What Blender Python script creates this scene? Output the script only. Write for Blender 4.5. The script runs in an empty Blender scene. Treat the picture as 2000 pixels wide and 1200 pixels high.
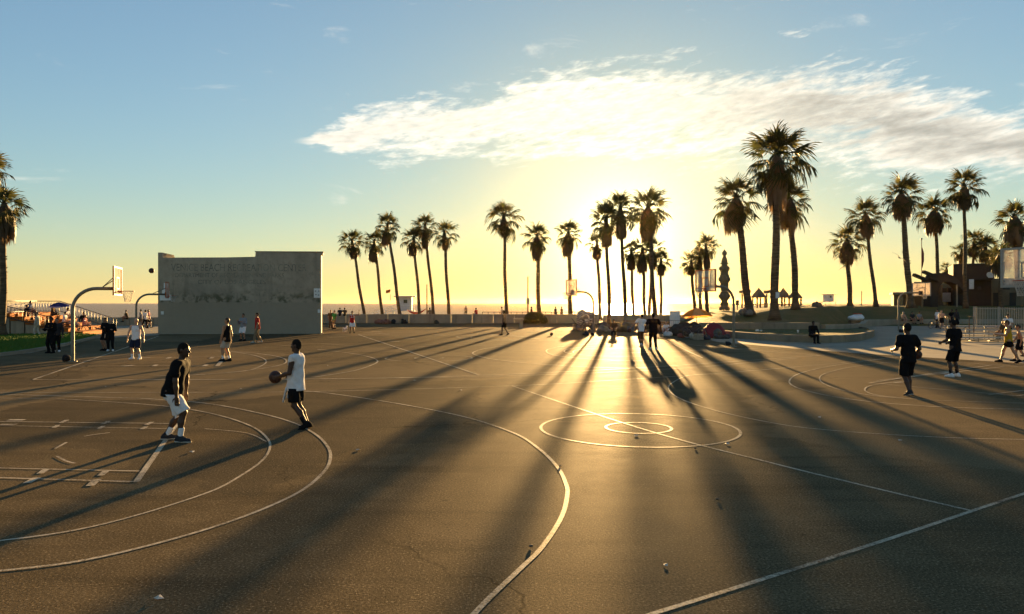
import bpy, bmesh, math, random
import numpy as np
from mathutils import Vector, Matrix, Euler
R = math.radians
rng = random.Random(7)
sc = bpy.context.scene
col = sc.collection

# ------------------------------------------------------------------ camera, sky, sun, exposure
H, F, HY = 2.35, 1440.0, 592.0            # eye height, focal length and horizon row (2000 px wide frame)
cam = bpy.data.cameras.new('camera'); cam.sensor_width = 36; cam.lens = F / 2000 * 36
cam.shift_y = -8 / 2000; cam.clip_start = 0.1; cam.clip_end = 60000
camo = bpy.data.objects.new('camera', cam); col.objects.link(camo)
camo.location = (0, 0, H); camo.rotation_euler = (R(90), 0, 0); sc.camera = camo

SUN_EL = R(4.45); SUN_AZ = math.atan((1212 - 1000) / F)        # azimuth clockwise from +Y
SUNV = Vector((math.sin(SUN_AZ) * math.cos(SUN_EL), math.cos(SUN_AZ) * math.cos(SUN_EL), math.sin(SUN_EL)))
sl = bpy.data.lights.new('sun', 'SUN'); sl.energy = 5.0; sl.angle = R(0.55); sl.color = (1.0, 0.60, 0.22)
so = bpy.data.objects.new('sun', sl); col.objects.link(so)
so.rotation_euler = (-SUNV).to_track_quat('-Z', 'Y').to_euler()
sc.view_settings.view_transform = 'Standard'; sc.view_settings.look = 'None'
sc.view_settings.gamma = 1.0; sc.view_settings.use_curve_mapping = False
sc.view_settings.exposure = 2.5
sc.cycles.use_denoising = True
sc.cycles.max_bounces = 6; sc.cycles.diffuse_bounces = 3; sc.cycles.glossy_bounces = 3
sc.cycles.transparent_max_bounces = 16; sc.cycles.volume_bounces = 0
sc.cycles.caustics_reflective = False; sc.cycles.caustics_refractive = False

class N:                                                       # tiny node-tree helper
    def __init__(s, tree): s.t = tree; s.t.nodes.clear()
    def n(s, typ, **kw):
        nd = s.t.nodes.new(typ)
        for k, v in kw.items():
            if k.startswith('i_'):
                key = k[2:]; key = int(key) if key.isdigit() else key
                s.put(nd.inputs[key], v)
            else: setattr(nd, k, v)
        return nd
    def put(s, inp, v):
        if isinstance(v, bpy.types.NodeSocket): s.t.links.new(v, inp)
        else: inp.default_value = v
    def m(s, op, a, b=0.0, c=None, clamp=False):
        nd = s.t.nodes.new('ShaderNodeMath'); nd.operation = op; nd.use_clamp = clamp
        s.put(nd.inputs[0], a); s.put(nd.inputs[1], b)
        if c is not None: s.put(nd.inputs[2], c)
        return nd.outputs[0]
    def vm(s, op, a, b=None, sc_=None):
        nd = s.t.nodes.new('ShaderNodeVectorMath'); nd.operation = op
        s.put(nd.inputs[0], a)
        if b is not None: s.put(nd.inputs[1], b)
        if sc_ is not None: s.put(nd.inputs['Scale'], sc_)
        return nd.outputs['Value'] if op in ('DOT_PRODUCT', 'LENGTH', 'DISTANCE') else nd.outputs[0]
    def mix(s, f, a, b, bt='MIX', clamp=False):
        nd = s.t.nodes.new('ShaderNodeMix'); nd.data_type = 'RGBA'; nd.blend_type = bt
        nd.clamp_factor = True
        s.put(nd.inputs[0], f); s.put(nd.inputs[6], a); s.put(nd.inputs[7], b)
        return nd.outputs[2]
    def ramp(s, f, lo, hi, tlo=0.0, thi=1.0, smooth=True):
        nd = s.t.nodes.new('ShaderNodeMapRange'); nd.interpolation_type = 'SMOOTHSTEP' if smooth else 'LINEAR'
        s.put(nd.inputs[0], f); nd.inputs[1].default_value = lo; nd.inputs[2].default_value = hi
        nd.inputs[3].default_value = tlo; nd.inputs[4].default_value = thi
        return nd.outputs[0]
    def noise(s, vec, scale, detail=4, rough=0.55, dist=0.0, out=0):
        nd = s.t.nodes.new('ShaderNodeTexNoise'); s.put(nd.inputs['Vector'], vec)
        nd.inputs['Scale'].default_value = scale; nd.inputs['Detail'].default_value = detail
        nd.inputs['Roughness'].default_value = rough; nd.inputs['Distortion'].default_value = dist
        return nd.outputs[out]

# sky: physical sky, hazy aureole round the low sun, one long bank of thin cloud
w = bpy.data.worlds.new('World'); sc.world = w; w.use_nodes = True
n = N(w.node_tree)
sky = n.n('ShaderNodeTexSky', sky_type='NISHITA', sun_disc=False, sun_elevation=SUN_EL, sun_rotation=SUN_AZ,
          altitude=0, air_density=1.0, dust_density=0.12, ozone_density=2.2)
tc = n.n('ShaderNodeTexCoord').outputs['Generated']
sep = n.n('ShaderNodeSeparateXYZ', i_0=tc)
dx, dy, dz = sep.outputs
az = n.m('ARCTAN2', dx, dy)                                    # 0 ahead, + right
hor = n.m('SQRT', n.m('ADD', n.m('MULTIPLY', dx, dx), n.m('MULTIPLY', dy, dy)))
el = n.m('ARCTAN2', dz, hor)
cosang = n.vm('DOT_PRODUCT', tc, tuple(SUNV))
ang = n.m('ARCCOSINE', n.m('MINIMUM', cosang, 0.999999))
SKY_K, SKY_SAT = 0.24, 0.98
# even compression of the sky's range (the air near a low sun is hazy, not a point glare)
lum = n.vm('DOT_PRODUCT', sky.outputs[0], (0.3, 0.55, 0.15))
sky_c = n.vm('SCALE', sky.outputs[0], sc_=n.m('DIVIDE', 1.0, n.m('ADD', 1.0, n.m('MULTIPLY', lum, SKY_K))))
hs = n.n('ShaderNodeHueSaturation', i_Saturation=SKY_SAT, i_Color=sky_c)
sky_c = hs.outputs[0]
lum2 = n.vm('DOT_PRODUCT', sky_c, (0.3, 0.55, 0.15))                       # sea haze pales the lowest degrees of sky
hzf = n.m('MULTIPLY', n.m('POWER', 2.718, n.m('MULTIPLY', n.m('MAXIMUM', el, 0.0), -1 / R(3.0))), 0.5)
sky_c = n.mix(hzf, sky_c, n.vm('SCALE', (1.22, 1.15, 0.66), sc_=lum2))
# aureole of lit haze round the sun
aur = n.m('POWER', 2.718, n.m('MULTIPLY', ang, -1 / R(2.9)))
aur2 = n.m('POWER', 2.718, n.m('MULTIPLY', ang, -1 / R(9.0)))
add = n.vm('ADD', n.vm('SCALE', (1.0, 0.86, 0.45), sc_=n.m('MULTIPLY', aur, 13.0)), n.vm('SCALE', (1.0, 0.78, 0.22), sc_=n.m('MULTIPLY', aur2, 1.2)))
gold = n.m('POWER', 2.718, n.m('MULTIPLY', ang, -1 / R(16.0)))                # dust near the sun's line of sight takes out the blue
sky_c = n.vm('MULTIPLY', sky_c, n.mix(gold, (1, 1, 1, 1), (1.0, 0.89, 0.56, 1)))
sky_c = n.vm('ADD', sky_c, add)
def curve(x, lo, hi, pts):
    t = n.m('DIVIDE', n.m('SUBTRACT', x, lo), hi - lo, clamp=True)
    fc = n.t.nodes.new('ShaderNodeFloatCurve'); c = fc.mapping.curves[0]
    for i, (px_, v) in enumerate(pts):
        q = ((px_ - lo) / (hi - lo), v)
        if i == 0: c.points[0].location = q
        elif i == len(pts) - 1: c.points[len(c.points) - 1].location = q
        else: c.points.new(*q)
    fc.mapping.update(); n.put(fc.inputs['Value'], t)
    return fc.outputs[0]
azd = n.m('MULTIPLY', az, 57.29578); eld = n.m('MULTIPLY', el, 57.29578)
cv = n.n('ShaderNodeCombineXYZ', i_0=azd, i_1=eld, i_2=0.0).outputs[0]
warp = n.noise(n.vm('MULTIPLY', cv, (0.10, 0.22, 1)), 1.0, 5, 0.6)
eldw = n.m('ADD', eld, n.m('MULTIPLY', n.m('SUBTRACT', warp, 0.5), 3.2))
cen = n.m('MULTIPLY', curve(azd, -20, 60, [(-20, .58), (-16, .605), (-12, .64), (-6, .67), (0, .695), (8, .72), (13, .72), (20, .68), (26, .62), (35, .50), (46, .4), (60, .3)]), 20.0)
thk = n.m('MULTIPLY', curve(azd, -20, 60, [(-20, 0.0), (-16.5, .03), (-12, .17), (-6, .27), (0, .34), (8, .38), (14, .40), (21, .42), (27, .40), (35, .24), (46, .12), (60, .0)]), 9.5)
prof = n.m('SUBTRACT', 1.0, n.m('DIVIDE', n.m('ABSOLUTE', n.m('SUBTRACT', eldw, cen)), n.m('MAXIMUM', thk, 0.05)))
shear = n.vm('ADD', cv, n.n('ShaderNodeCombineXYZ', i_0=n.m('MULTIPLY', eld, -1.2), i_1=n.m('MULTIPLY', azd, -0.03)).outputs[0])
fib = n.noise(n.vm('MULTIPLY', shear, (0.20, 0.85, 1)), 1.0, 9, 0.62, 0.4)
rip = n.noise(n.vm('MULTIPLY', shear, (0.9, 2.6, 1)), 1.0, 6, 0.6, 0.2)
dens = n.m('ADD', n.m('MULTIPLY', prof, 1.15), n.m('ADD', n.m('ADD', n.m('MULTIPLY', n.m('SUBTRACT', n.noise(n.vm('MULTIPLY', shear, (0.075, 0.34, 1)), 1.0, 3, 0.5), 0.5), 2.2), n.m('MULTIPLY', n.m('SUBTRACT', fib, 0.5), 2.3)), n.m('MULTIPLY', n.m('SUBTRACT', rip, 0.5), 1.3)))
cl = n.m('MULTIPLY', n.ramp(dens, -0.02, 0.85), n.ramp(azd, -16.8, -14.5))
# a few loose wisps
wn = n.noise(n.vm('MULTIPLY', cv, (0.13, 0.42, 1)), 1.0, 8, 0.6, 0.5)
wisp = n.m('MULTIPLY', n.ramp(wn, 0.60, 0.78), n.m('MULTIPLY', n.ramp(eld, 3, 9), n.ramp(eld, 30, 18)))
cl = n.m('MAXIMUM', cl, n.m('MULTIPLY', wisp, 0.55))
body = n.ramp(n.m('ADD', n.m('MULTIPLY', prof, 0.55), n.m('MULTIPLY', fib, 1.0)), 0.55, 1.15)       # thick parts go grey
near = n.m('POWER', 2.718, n.m('MULTIPLY', ang, -1 / R(8.5)))
cb = n.m('ADD', n.m('MULTIPLY', near, 3.2), n.m('SUBTRACT', 3.5, n.m('MULTIPLY', n.m('MULTIPLY', body, n.ramp(azd, 6, 26, 0.25, 1.0)), 2.1)))
cb = n.m('MULTIPLY', cb, n.m('ADD', 0.62, n.m('MULTIPLY', rip, 0.76)))
ccol = n.mix(n.m('MULTIPLY', near, 1.3, clamp=True), (1.0, 0.93, 0.80, 1), (1.0, 0.90, 0.56, 1))
cloud = n.vm('SCALE', ccol, sc_=cb)
final = n.mix(n.m('MULTIPLY', cl, 0.88), sky_c, cloud)
bg = n.n('ShaderNodeBackground', i_0=final, i_1=0.0595)
n.t.links.new(bg.outputs[0], n.n('ShaderNodeOutputWorld').inputs[0])
# ------------------------------------------------------------------ helpers
def G(px, py, z=0.0):
    "point at height z seen at photograph pixel (px, py)"
    Y = (H - z) * F / (py - HY)
    return Vector(((px - 1000) / F * Y, Y, z))
def at(px, py, Y):
    return Vector(((px - 1000) / F * Y, Y, H - (py - HY) / F * Y))

MATS = {}
def new_mat(name):
    m = bpy.data.materials.new(name); m.use_nodes = True
    MATS[name] = m
    return m, N(m.node_tree)
def finish(nn, colr, rough=0.7, bump=None, bstr=0.3, bdist=0.02, spec=0.4, metal=0.0, extra=None):
    b = nn.n('ShaderNodeBsdfPrincipled'); nn.put(b.inputs['Base Color'], colr); nn.put(b.inputs['Roughness'], rough)
    nn.put(b.inputs['Specular IOR Level'], spec); nn.put(b.inputs['Metallic'], metal)
    if bump is not None:
        bp = nn.n('ShaderNodeBump', i_Strength=bstr, i_Distance=bdist); nn.put(bp.inputs['Height'], bump)
        nn.t.links.new(bp.outputs[0], b.inputs['Normal'])
    if extra:
        for k, v in extra.items(): nn.put(b.inputs[k], v)
    o = nn.n('ShaderNodeOutputMaterial'); nn.t.links.new(b.outputs[0], o.inputs[0])
    return b
def C4(c): return (c[0], c[1], c[2], 1.0)
def simple(name, c, rough=0.7, var=0.25, scale=8.0, bstr=0.25, spec=0.35, metal=0.0, bdist=0.01, extra=None):
    "a base colour broken up by two noises, with fine relief"
    if name in MATS: return MATS[name]
    m, nn = new_mat(name)
    p = nn.n('ShaderNodeTexCoord').outputs['Object']
    a = nn.noise(p, scale, 5, 0.6); b = nn.noise(p, scale * 7, 3, 0.6)
    f = nn.m('ADD', nn.m('MULTIPLY', a, 0.65), nn.m('MULTIPLY', b, 0.35))
    lo = C4([x * (1 - var) for x in c]); hi = C4([min(1, x * (1 + var)) for x in c])
    colr = nn.mix(nn.ramp(f, 0.3, 0.7), lo, hi)
    finish(nn, colr, rough, b, bstr, bdist, spec, metal, extra)
    return m

class MB:
    "collects simple shapes; build() links them as one mesh object"
    def __init__(s): s.v = []; s.f = []; s.mi = []; s.cur = 0; s.sm = []
    def add(s, vs, fs, smooth=False):
        o = len(s.v); s.v += [tuple(v) for v in vs]
        s.f += [tuple(i + o for i in f) for f in fs]; s.mi += [s.cur] * len(fs); s.sm += [smooth] * len(fs)
        return s
    def box(s, c, d, rz=0.0, rx=0.0, ry=0.0, bev=0.0):
        M = Euler((rx, ry, rz)).to_matrix(); c = Vector(c); x, y, z = d[0] / 2, d[1] / 2, d[2] / 2
        if bev <= 0:
            vs = [c + M @ Vector((a * x, b * y, e * z)) for a in (-1, 1) for b in (-1, 1) for e in (-1, 1)]
            return s.add(vs, [(0, 1, 3, 2), (4, 6, 7, 5), (0, 4, 5, 1), (2, 3, 7, 6), (0, 2, 6, 4), (1, 5, 7, 3)])
        k = min(bev, x * .9, y * .9, z * .9); rings = []
        for (zz, ins) in ((-z, k), (-z + k, 0), (z - k, 0), (z, k)):
            X, Y2 = x - ins, y - ins
            rings.append([(-X, -Y2 + (k if not ins else 0), zz), (-X + (k if not ins else 0), -Y2, zz), (X - (k if not ins else 0), -Y2, zz), (X, -Y2 + (k if not ins else 0), zz),
                          (X, Y2 - (k if not ins else 0), zz), (X - (k if not ins else 0), Y2, zz), (-X + (k if not ins else 0), Y2, zz), (-X, Y2 - (k if not ins else 0), zz)])
        vs = [c + M @ Vector(p) for r in rings for p in r]; fs = []
        for i in range(3):
            for j in range(8): fs.append((i * 8 + j, i * 8 + (j + 1) % 8, (i + 1) * 8 + (j + 1) % 8, (i + 1) * 8 + j))
        fs.append(tuple(range(7, -1, -1))); fs.append(tuple(range(24, 32)))
        return s.add(vs, fs)
    def tube(s, pts, r, n=8, cap=True, smooth=True, flat=None):
        pts = [Vector(p) for p in pts]; rs = r if isinstance(r, (list, tuple)) else [r] * len(pts)
        vs = []; up = None
        for i, p in enumerate(pts):
            t = (pts[min(i + 1, len(pts) - 1)] - pts[max(i - 1, 0)])
            if t.length < 1e-9: t = Vector((0, 0, 1))
            t.normalize()
            if up is None: up = t.orthogonal().normalized()
            a = (up - t * up.dot(t)); a = a.normalized() if a.length > 1e-6 else t.orthogonal().normalized()
            up = a; b = t.cross(a)
            for k in range(n):
                th = 2 * math.pi * (k + .5) / n
                vs.append(p + (a * math.cos(th) + b * math.sin(th)) * rs[i])
        fs = []
        for i in range(len(pts) - 1):
            for k in range(n): fs.append((i * n + k, i * n + (k + 1) % n, (i + 1) * n + (k + 1) % n, (i + 1) * n + k))
        if cap: fs.append(tuple(range(n - 1, -1, -1))); fs.append(tuple(range((len(pts) - 1) * n, len(pts) * n)))
        return s.add(vs, fs, smooth)
    def lathe(s, prof, n=16, c=(0, 0, 0), smooth=True, jit=0.0, rnd=None):
        vs = []; fs = []; c = Vector(c)
        for (r, z) in prof:
            for k in range(n):
                th = 2 * math.pi * k / n; rr = r * (1 + (rnd.uniform(-jit, jit) if rnd else 0))
                vs.append(c + Vector((rr * math.cos(th), rr * math.sin(th), z)))
        for i in range(len(prof) - 1):
            for k in range(n): fs.append((i * n + k, i * n + (k + 1) % n, (i + 1) * n + (k + 1) % n, (i + 1) * n + k))
        fs.append(tuple(range(n - 1, -1, -1))); fs.append(tuple(range((len(prof) - 1) * n, len(prof) * n)))
        return s.add(vs, fs, smooth)
    def prism(s, poly, z0, z1):
        "vertical prism over a polygon given counter-clockwise in x, y"
        k = len(poly); vs = [(p[0], p[1], z0) for p in poly] + [(p[0], p[1], z1) for p in poly]
        fs = [tuple(range(k - 1, -1, -1)), tuple(range(k, 2 * k))] + [(i, (i + 1) % k, k + (i + 1) % k, k + i) for i in range(k)]
        return s.add(vs, fs)
    def torus(s, c, Rr, r, M=None, n=20, k=6, a0=0.0, a1=2 * math.pi):
        M = M or Matrix.Identity(3); c = Vector(c); full = abs(a1 - a0 - 2 * math.pi) < 1e-6
        pts = [c + M @ Vector((Rr * math.cos(a0 + (a1 - a0) * i / n), Rr * math.sin(a0 + (a1 - a0) * i / n), 0)) for i in range(n + 1)]
        return s.tube(pts, r, k, cap=not full)
    def sphere(s, c, r, n=12, m=8, smooth=True):
        r3 = r if isinstance(r, (tuple, list)) else (r, r, r); vs = []; fs = []; c = Vector(c)
        for i in range(m + 1):
            ph = math.pi * i / m
            for k in range(n):
                th = 2 * math.pi * k / n
                vs.append(c + Vector((r3[0] * math.sin(ph) * math.cos(th), r3[1] * math.sin(ph) * math.sin(th), r3[2] * math.cos(ph))))
        for i in range(m):
            for k in range(n): fs.append((i * n + k, (i + 1) * n + k, (i + 1) * n + (k + 1) % n, i * n + (k + 1) % n))
        return s.add(vs, fs, smooth)
    def mesh(s, name, mats):
        me = bpy.data.meshes.new(name); me.from_pydata(s.v, [], s.f)
        for m in (mats if isinstance(mats, (list, tuple)) else [mats]): me.materials.append(m)
        me.polygons.foreach_set('material_index', s.mi); me.polygons.foreach_set('use_smooth', s.sm)
        me.validate(); me.update()
        return me
    def build(s, name, mats, parent=None, loc=None, rz=None):
        return link(name, s.mesh(name, mats), parent, loc, rz)
def link(name, me, parent=None, loc=None, rz=None):
    o = bpy.data.objects.new(name, me); col.objects.link(o)
    if parent is not None: o.parent = parent
    if loc is not None: o.location = loc
    if rz is not None: o.rotation_euler = (0, 0, rz)
    return o
def tag(o, label=None, cat=None, group=None, kind=None):
    if label: o['label'] = label
    if cat: o['category'] = cat
    if group: o['group'] = group
    if kind: o['kind'] = kind
    return o
def thing(name, label, cat, loc=(0, 0, 0), rz=0.0, group=None):
    o = bpy.data.objects.new(name, None); col.objects.link(o); o.empty_display_size = 0.2
    o.location = loc; o.rotation_euler = (0, 0, rz)
    return tag(o, label, cat, group)
def struct(name, mb, m, label=None):
    o = mb.build(name, m); return tag(o, label, None, None, 'structure')

# ------------------------------------------------------------------ implicit-surface mesher (bodies, clothes, lumpy bundles)
class SDF:
    def __init__(s, lo, hi, v):
        s.v = v; s.lo = np.array(lo, np.float32) - 2 * v; hi = np.array(hi, np.float32) + 2 * v
        s.n = np.maximum(4, np.ceil((hi - s.lo) / v).astype(int) + 1)
        s.ax = [s.lo[i] + v * np.arange(s.n[i], dtype=np.float32) for i in range(3)]
        s.d = np.full(s.n, 1.0, np.float32)
    def _sub(s, lo, hi):
        i0 = np.clip(np.floor((np.array(lo) - s.lo) / s.v).astype(int), 0, s.n - 1)
        i1 = np.clip(np.ceil((np.array(hi) - s.lo) / s.v).astype(int) + 1, 1, s.n)
        if (i1 <= i0).any(): return None, None
        sl_ = tuple(slice(a, b) for a, b in zip(i0, i1))
        g = np.stack(np.meshgrid(*[s.ax[i][i0[i]:i1[i]] for i in range(3)], indexing='ij'), -1)
        return sl_, g
    def _union(s, sl_, e, k):
        a = s.d[sl_]
        if k <= 0: s.d[sl_] = np.minimum(a, e); return
        h = np.maximum(k - np.abs(a - e), 0) / k
        s.d[sl_] = np.minimum(a, e) - h * h * k * 0.25
    def cap(s, a, b, ra, rb, k=0.03, axis=None, fl=1.0):
        a = np.array(a, np.float32); b = np.array(b, np.float32); m = max(ra, rb) + k + 2 * s.v
        sl_, g = s._sub(np.minimum(a, b) - m, np.maximum(a, b) + m)
        if sl_ is None: return
        ab = b - a; L = float(ab @ ab) + 1e-9
        q = g - a; t = np.clip(q @ ab / L, 0, 1); q = q - t[..., None] * ab
        if axis is not None:
            ax = np.array(axis, np.float32); q = q + (1 / fl - 1) * (q @ ax)[..., None] * ax
        s._union(sl_, np.sqrt((q * q).sum(-1)) - (ra + (rb - ra) * t), k)
    def ell(s, c, r, M=None, k=0.03):
        c = np.array(c, np.float32); r = np.array(r, np.float32); m = float(r.max()) + k + 2 * s.v
        sl_, g = s._sub(c - m, c + m)
        if sl_ is None: return
        q = g - c
        if M is not None: q = q @ np.array(M, np.float32)
        k1 = np.sqrt(((q / r) ** 2).sum(-1)); k2 = np.sqrt(((q / (r * r)) ** 2).sum(-1)) + 1e-9
        s._union(sl_, k1 * (k1 - 1) / k2, k)
    def cut(s, p, nrm):
        "remove what lies on the side the normal points to"
        p = np.array(p, np.float32); nr = np.array(nrm, np.float32); nr = nr / np.linalg.norm(nr)
        e = (s.ax[0][:, None, None] - p[0]) * nr[0] + (s.ax[1][None, :, None] - p[1]) * nr[1] + (s.ax[2][None, None, :] - p[2]) * nr[2]
        s.d = np.maximum(s.d, e.astype(np.float32))
    def fold(s, amp, fx, fy, fz, ph=0.0):
        e = np.sin(fx * s.ax[0][:, None, None] + fy * s.ax[1][None, :, None] + fz * s.ax[2][None, None, :] + ph)
        s.d = s.d + (amp * e).astype(np.float32)
    def mesh(s, name, m):
        d = s.d; sg = d < 0; n0, n1, n2 = d.shape
        cnt = np.zeros((n0 - 1, n1 - 1, n2 - 1), np.uint8)
        for i in (0, 1):
            for j in (0, 1):
                for k in (0, 1): cnt += sg[i:n0 - 1 + i, j:n1 - 1 + j, k:n2 - 1 + k]
        act = (cnt > 0) & (cnt < 8); idx = np.argwhere(act)
        me = bpy.data.meshes.new(name); me.materials.append(m)
        if not len(idx): return me
        offs = np.array([(i, j, k) for i in (0, 1) for j in (0, 1) for k in (0, 1)])
        vals = np.stack([d[tuple((idx + o).T)] for o in offs], 1)
        acc = np.zeros((len(idx), 3), np.float32); c = np.zeros(len(idx), np.float32)
        for a in range(8):
            for b in range(a + 1, 8):
                if np.abs(offs[a] - offs[b]).sum() != 1: continue
                va, vb = vals[:, a], vals[:, b]; mk = (va < 0) != (vb < 0)
                t = np.where(mk, va / np.where(mk, va - vb, 1), 0)
                acc += np.where(mk[:, None], offs[a] + (offs[b] - offs[a]) * t[:, None], 0); c += mk
        V = s.lo + s.v * (idx + acc / c[:, None])
        ids = np.full(act.shape, -1, np.int64); ids[act] = np.arange(len(idx)); Fs = []
        def quads(ax_):
            o1, o2 = [i for i in range(3) if i != ax_]
            A = [slice(1, -1)] * 3; A[ax_] = slice(0, -1); B = list(A); B[ax_] = slice(1, None)
            sa, sb = sg[tuple(A)], sg[tuple(B)]
            for flip, mk in ((False, sa & ~sb), (True, ~sa & sb)):
                e = np.argwhere(mk)
                if not len(e): continue
                e[:, o1] += 1; e[:, o2] += 1
                def cell(p, q):
                    x = e.copy(); x[:, o1] -= p; x[:, o2] -= q; return ids[tuple(x.T)]
                qd = np.stack([cell(1, 1), cell(0, 1), cell(0, 0), cell(1, 0)], 1)
                if flip != (ax_ == 1): qd = qd[:, ::-1]
                Fs.append(qd)
        for a in range(3): quads(a)
        Q = np.concatenate(Fs); Q = Q[(Q >= 0).all(1)]
        me.from_pydata(V.tolist(), [], Q.tolist())
        me.polygons.foreach_set('use_smooth', [True] * len(me.polygons)); me.update()
        return me
# ------------------------------------------------------------------ materials of the setting
def mat_asphalt():
    m, nn = new_mat('asphalt')
    p = nn.n('ShaderNodeNewGeometry').outputs['Position']
    big = nn.noise(p, 0.10, 5, 0.6); mid = nn.noise(p, 0.9, 6, 0.7); fine = nn.noise(p, 42, 4, 0.75); grit = nn.noise(p, 110, 2, 0.6)
    streak = nn.noise(nn.vm('MULTIPLY', p, (0.22, 1.5, 1)), 1.0, 6, 0.65)
    base = nn.mix(nn.ramp(big, 0.32, 0.68), (0.1051, 0.0801, 0.0443, 1), (0.1592, 0.1217, 0.0687, 1))
    base = nn.mix(nn.m('MULTIPLY', nn.ramp(mid, 0.42, 0.70), 0.65), base, (0.2037, 0.1540, 0.0858, 1))
    base = nn.mix(nn.m('MULTIPLY', nn.ramp(streak, 0.47, 0.70), 0.75), base, (0.0795, 0.0631, 0.0372, 1))
    wv = nn.vm('ADD', p, nn.vm('SCALE', nn.noise(p, 0.7, 4, 0.6, out=1), sc_=1.8))
    rep = nn.n('ShaderNodeTexVoronoi', feature='F1', i_Scale=0.13); nn.put(rep.inputs['Vector'], wv)                 # old resurfaced areas
    rv = nn.n('ShaderNodeSeparateXYZ', i_0=rep.outputs['Color']).outputs[0]
    base = nn.mix(nn.m('MULTIPLY', nn.ramp(rv, 0.68, 0.71), 0.45), base, (0.0732, 0.0616, 0.0401, 1)); base = nn.mix(nn.m('MULTIPLY', nn.ramp(rv, 0.28, 0.25), 0.38), base, (0.2388, 0.1818, 0.1030, 1))
    spot = nn.n('ShaderNodeTexVoronoi', feature='F1', i_Scale=1.7); nn.put(spot.inputs['Vector'], p)                    # gum and oil spots
    sr = nn.n('ShaderNodeSeparateXYZ', i_0=spot.outputs['Color']).outputs[1]
    base = nn.mix(nn.m('MULTIPLY', nn.m('MULTIPLY', nn.ramp(spot.outputs[0], 0.075, 0.045), nn.ramp(sr, 0.55, 0.6)), 0.6), base, (0.0477, 0.0401, 0.0258, 1))
    base = nn.mix(nn.m('MULTIPLY', nn.ramp(fine, 0.53, 0.38), 0.65), base, (0.0351, 0.0277, 0.0158, 1))      # dark binder between stones
    base = nn.mix(nn.m('MULTIPLY', nn.ramp(fine, 0.57, 0.66), 0.62), base, (0.4775, 0.3774, 0.2291, 1))        # pale stones
    vo = nn.n('ShaderNodeTexVoronoi', feature='DISTANCE_TO_EDGE', i_Scale=0.115)
    nn.put(vo.inputs['Vector'], wv)
    crack = nn.m('MULTIPLY', nn.ramp(vo.outputs[0], 0.0042, 0.0006), nn.ramp(nn.noise(p, 0.13, 2), 0.44, 0.54))
    base = nn.mix(nn.m('MULTIPLY', crack, 0.85), base, (0.0287, 0.0231, 0.0143, 1))
    h = nn.m('ADD', nn.m('MULTIPLY', fine, 1.0), nn.m('ADD', nn.m('MULTIPLY', grit, 0.6), nn.m('MULTIPLY', crack, -0.3)))
    finish(nn, base, nn.m('ADD', 0.62, nn.m('MULTIPLY', mid, 0.2)), h, 0.5, 0.010, 0.0019)
    return m
def mat_paint():
    m, nn = new_mat('line_paint')
    p = nn.n('ShaderNodeNewGeometry').outputs['Position']
    fine = nn.noise(p, 34, 4, 0.75); mid = nn.noise(p, 1.1, 7, 0.75)
    wear = nn.ramp(nn.m('ADD', nn.m('MULTIPLY', fine, 0.75), nn.m('MULTIPLY', mid, 0.75)), 0.62, 0.92)
    c = nn.mix(wear, (0.58, 0.50, 0.36, 1), (0.12, 0.10, 0.068, 1))
    finish(nn, c, 0.6, nn.m('ADD', fine, nn.m('MULTIPLY', nn.noise(p, 110, 2), .5)), 0.4, 0.008, 0.01)
    return m
def mat_concrete(name, c, sc_=1.0, stain=0.35):
    m, nn = new_mat(name)
    p = nn.n('ShaderNodeNewGeometry').outputs['Position']
    a = nn.noise(p, 0.5 * sc_, 6, 0.65); b = nn.noise(p, 6 * sc_, 5, 0.65); f = nn.noise(p, 60, 3)
    drip = nn.noise(nn.vm('MULTIPLY', p, (2.2, 2.2, 0.25)), 1.0, 5, 0.6)
    col_ = nn.mix(nn.ramp(a, 0.3, 0.7), C4([x * 0.82 for x in c]), C4([min(1, x * 1.12) for x in c]))
    col_ = nn.mix(nn.m('MULTIPLY', nn.ramp(drip, 0.5, 0.75), stain), col_, C4([x * 0.45 for x in c]))
    col_ = nn.mix(nn.m('MULTIPLY', nn.ramp(b, 0.55, 0.75), 0.3), col_, C4([x * 0.65 for x in c]))
    finish(nn, col_, 0.8, nn.m('ADD', b, nn.m('MULTIPLY', f, 0.4)), 0.35, 0.01, 0.03)
    return m
def mat_grass(name, lo, hi, dry):
    m, nn = new_mat(name)
    p = nn.n('ShaderNodeNewGeometry').outputs['Position']
    a = nn.noise(p, 0.35, 5, 0.6); b = nn.noise(p, 9, 5, 0.7); f = nn.noise(p, 60, 2)
    c = nn.mix(nn.ramp(b, 0.3, 0.7), C4(lo), C4(hi)); c = nn.mix(nn.m('MULTIPLY', nn.ramp(a, 0.42, 0.7), 0.7), c, C4(dry))
    finish(nn, c, 0.85, nn.m('ADD', b, nn.m('MULTIPLY', f, 0.6)), 1.0, 0.06, 0.15)
    return m
def mat_sand():
    m, nn = new_mat('sand')
    p = nn.n('ShaderNodeNewGeometry').outputs['Position']
    a = nn.noise(p, 0.3, 5, 0.6); b = nn.noise(p, 4, 5, 0.7)
    c = nn.mix(a, (0.30, 0.24, 0.16, 1), (0.42, 0.34, 0.23, 1))
    finish(nn, c, 0.9, b, 0.8, 0.08, 0.15)
    return m
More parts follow.
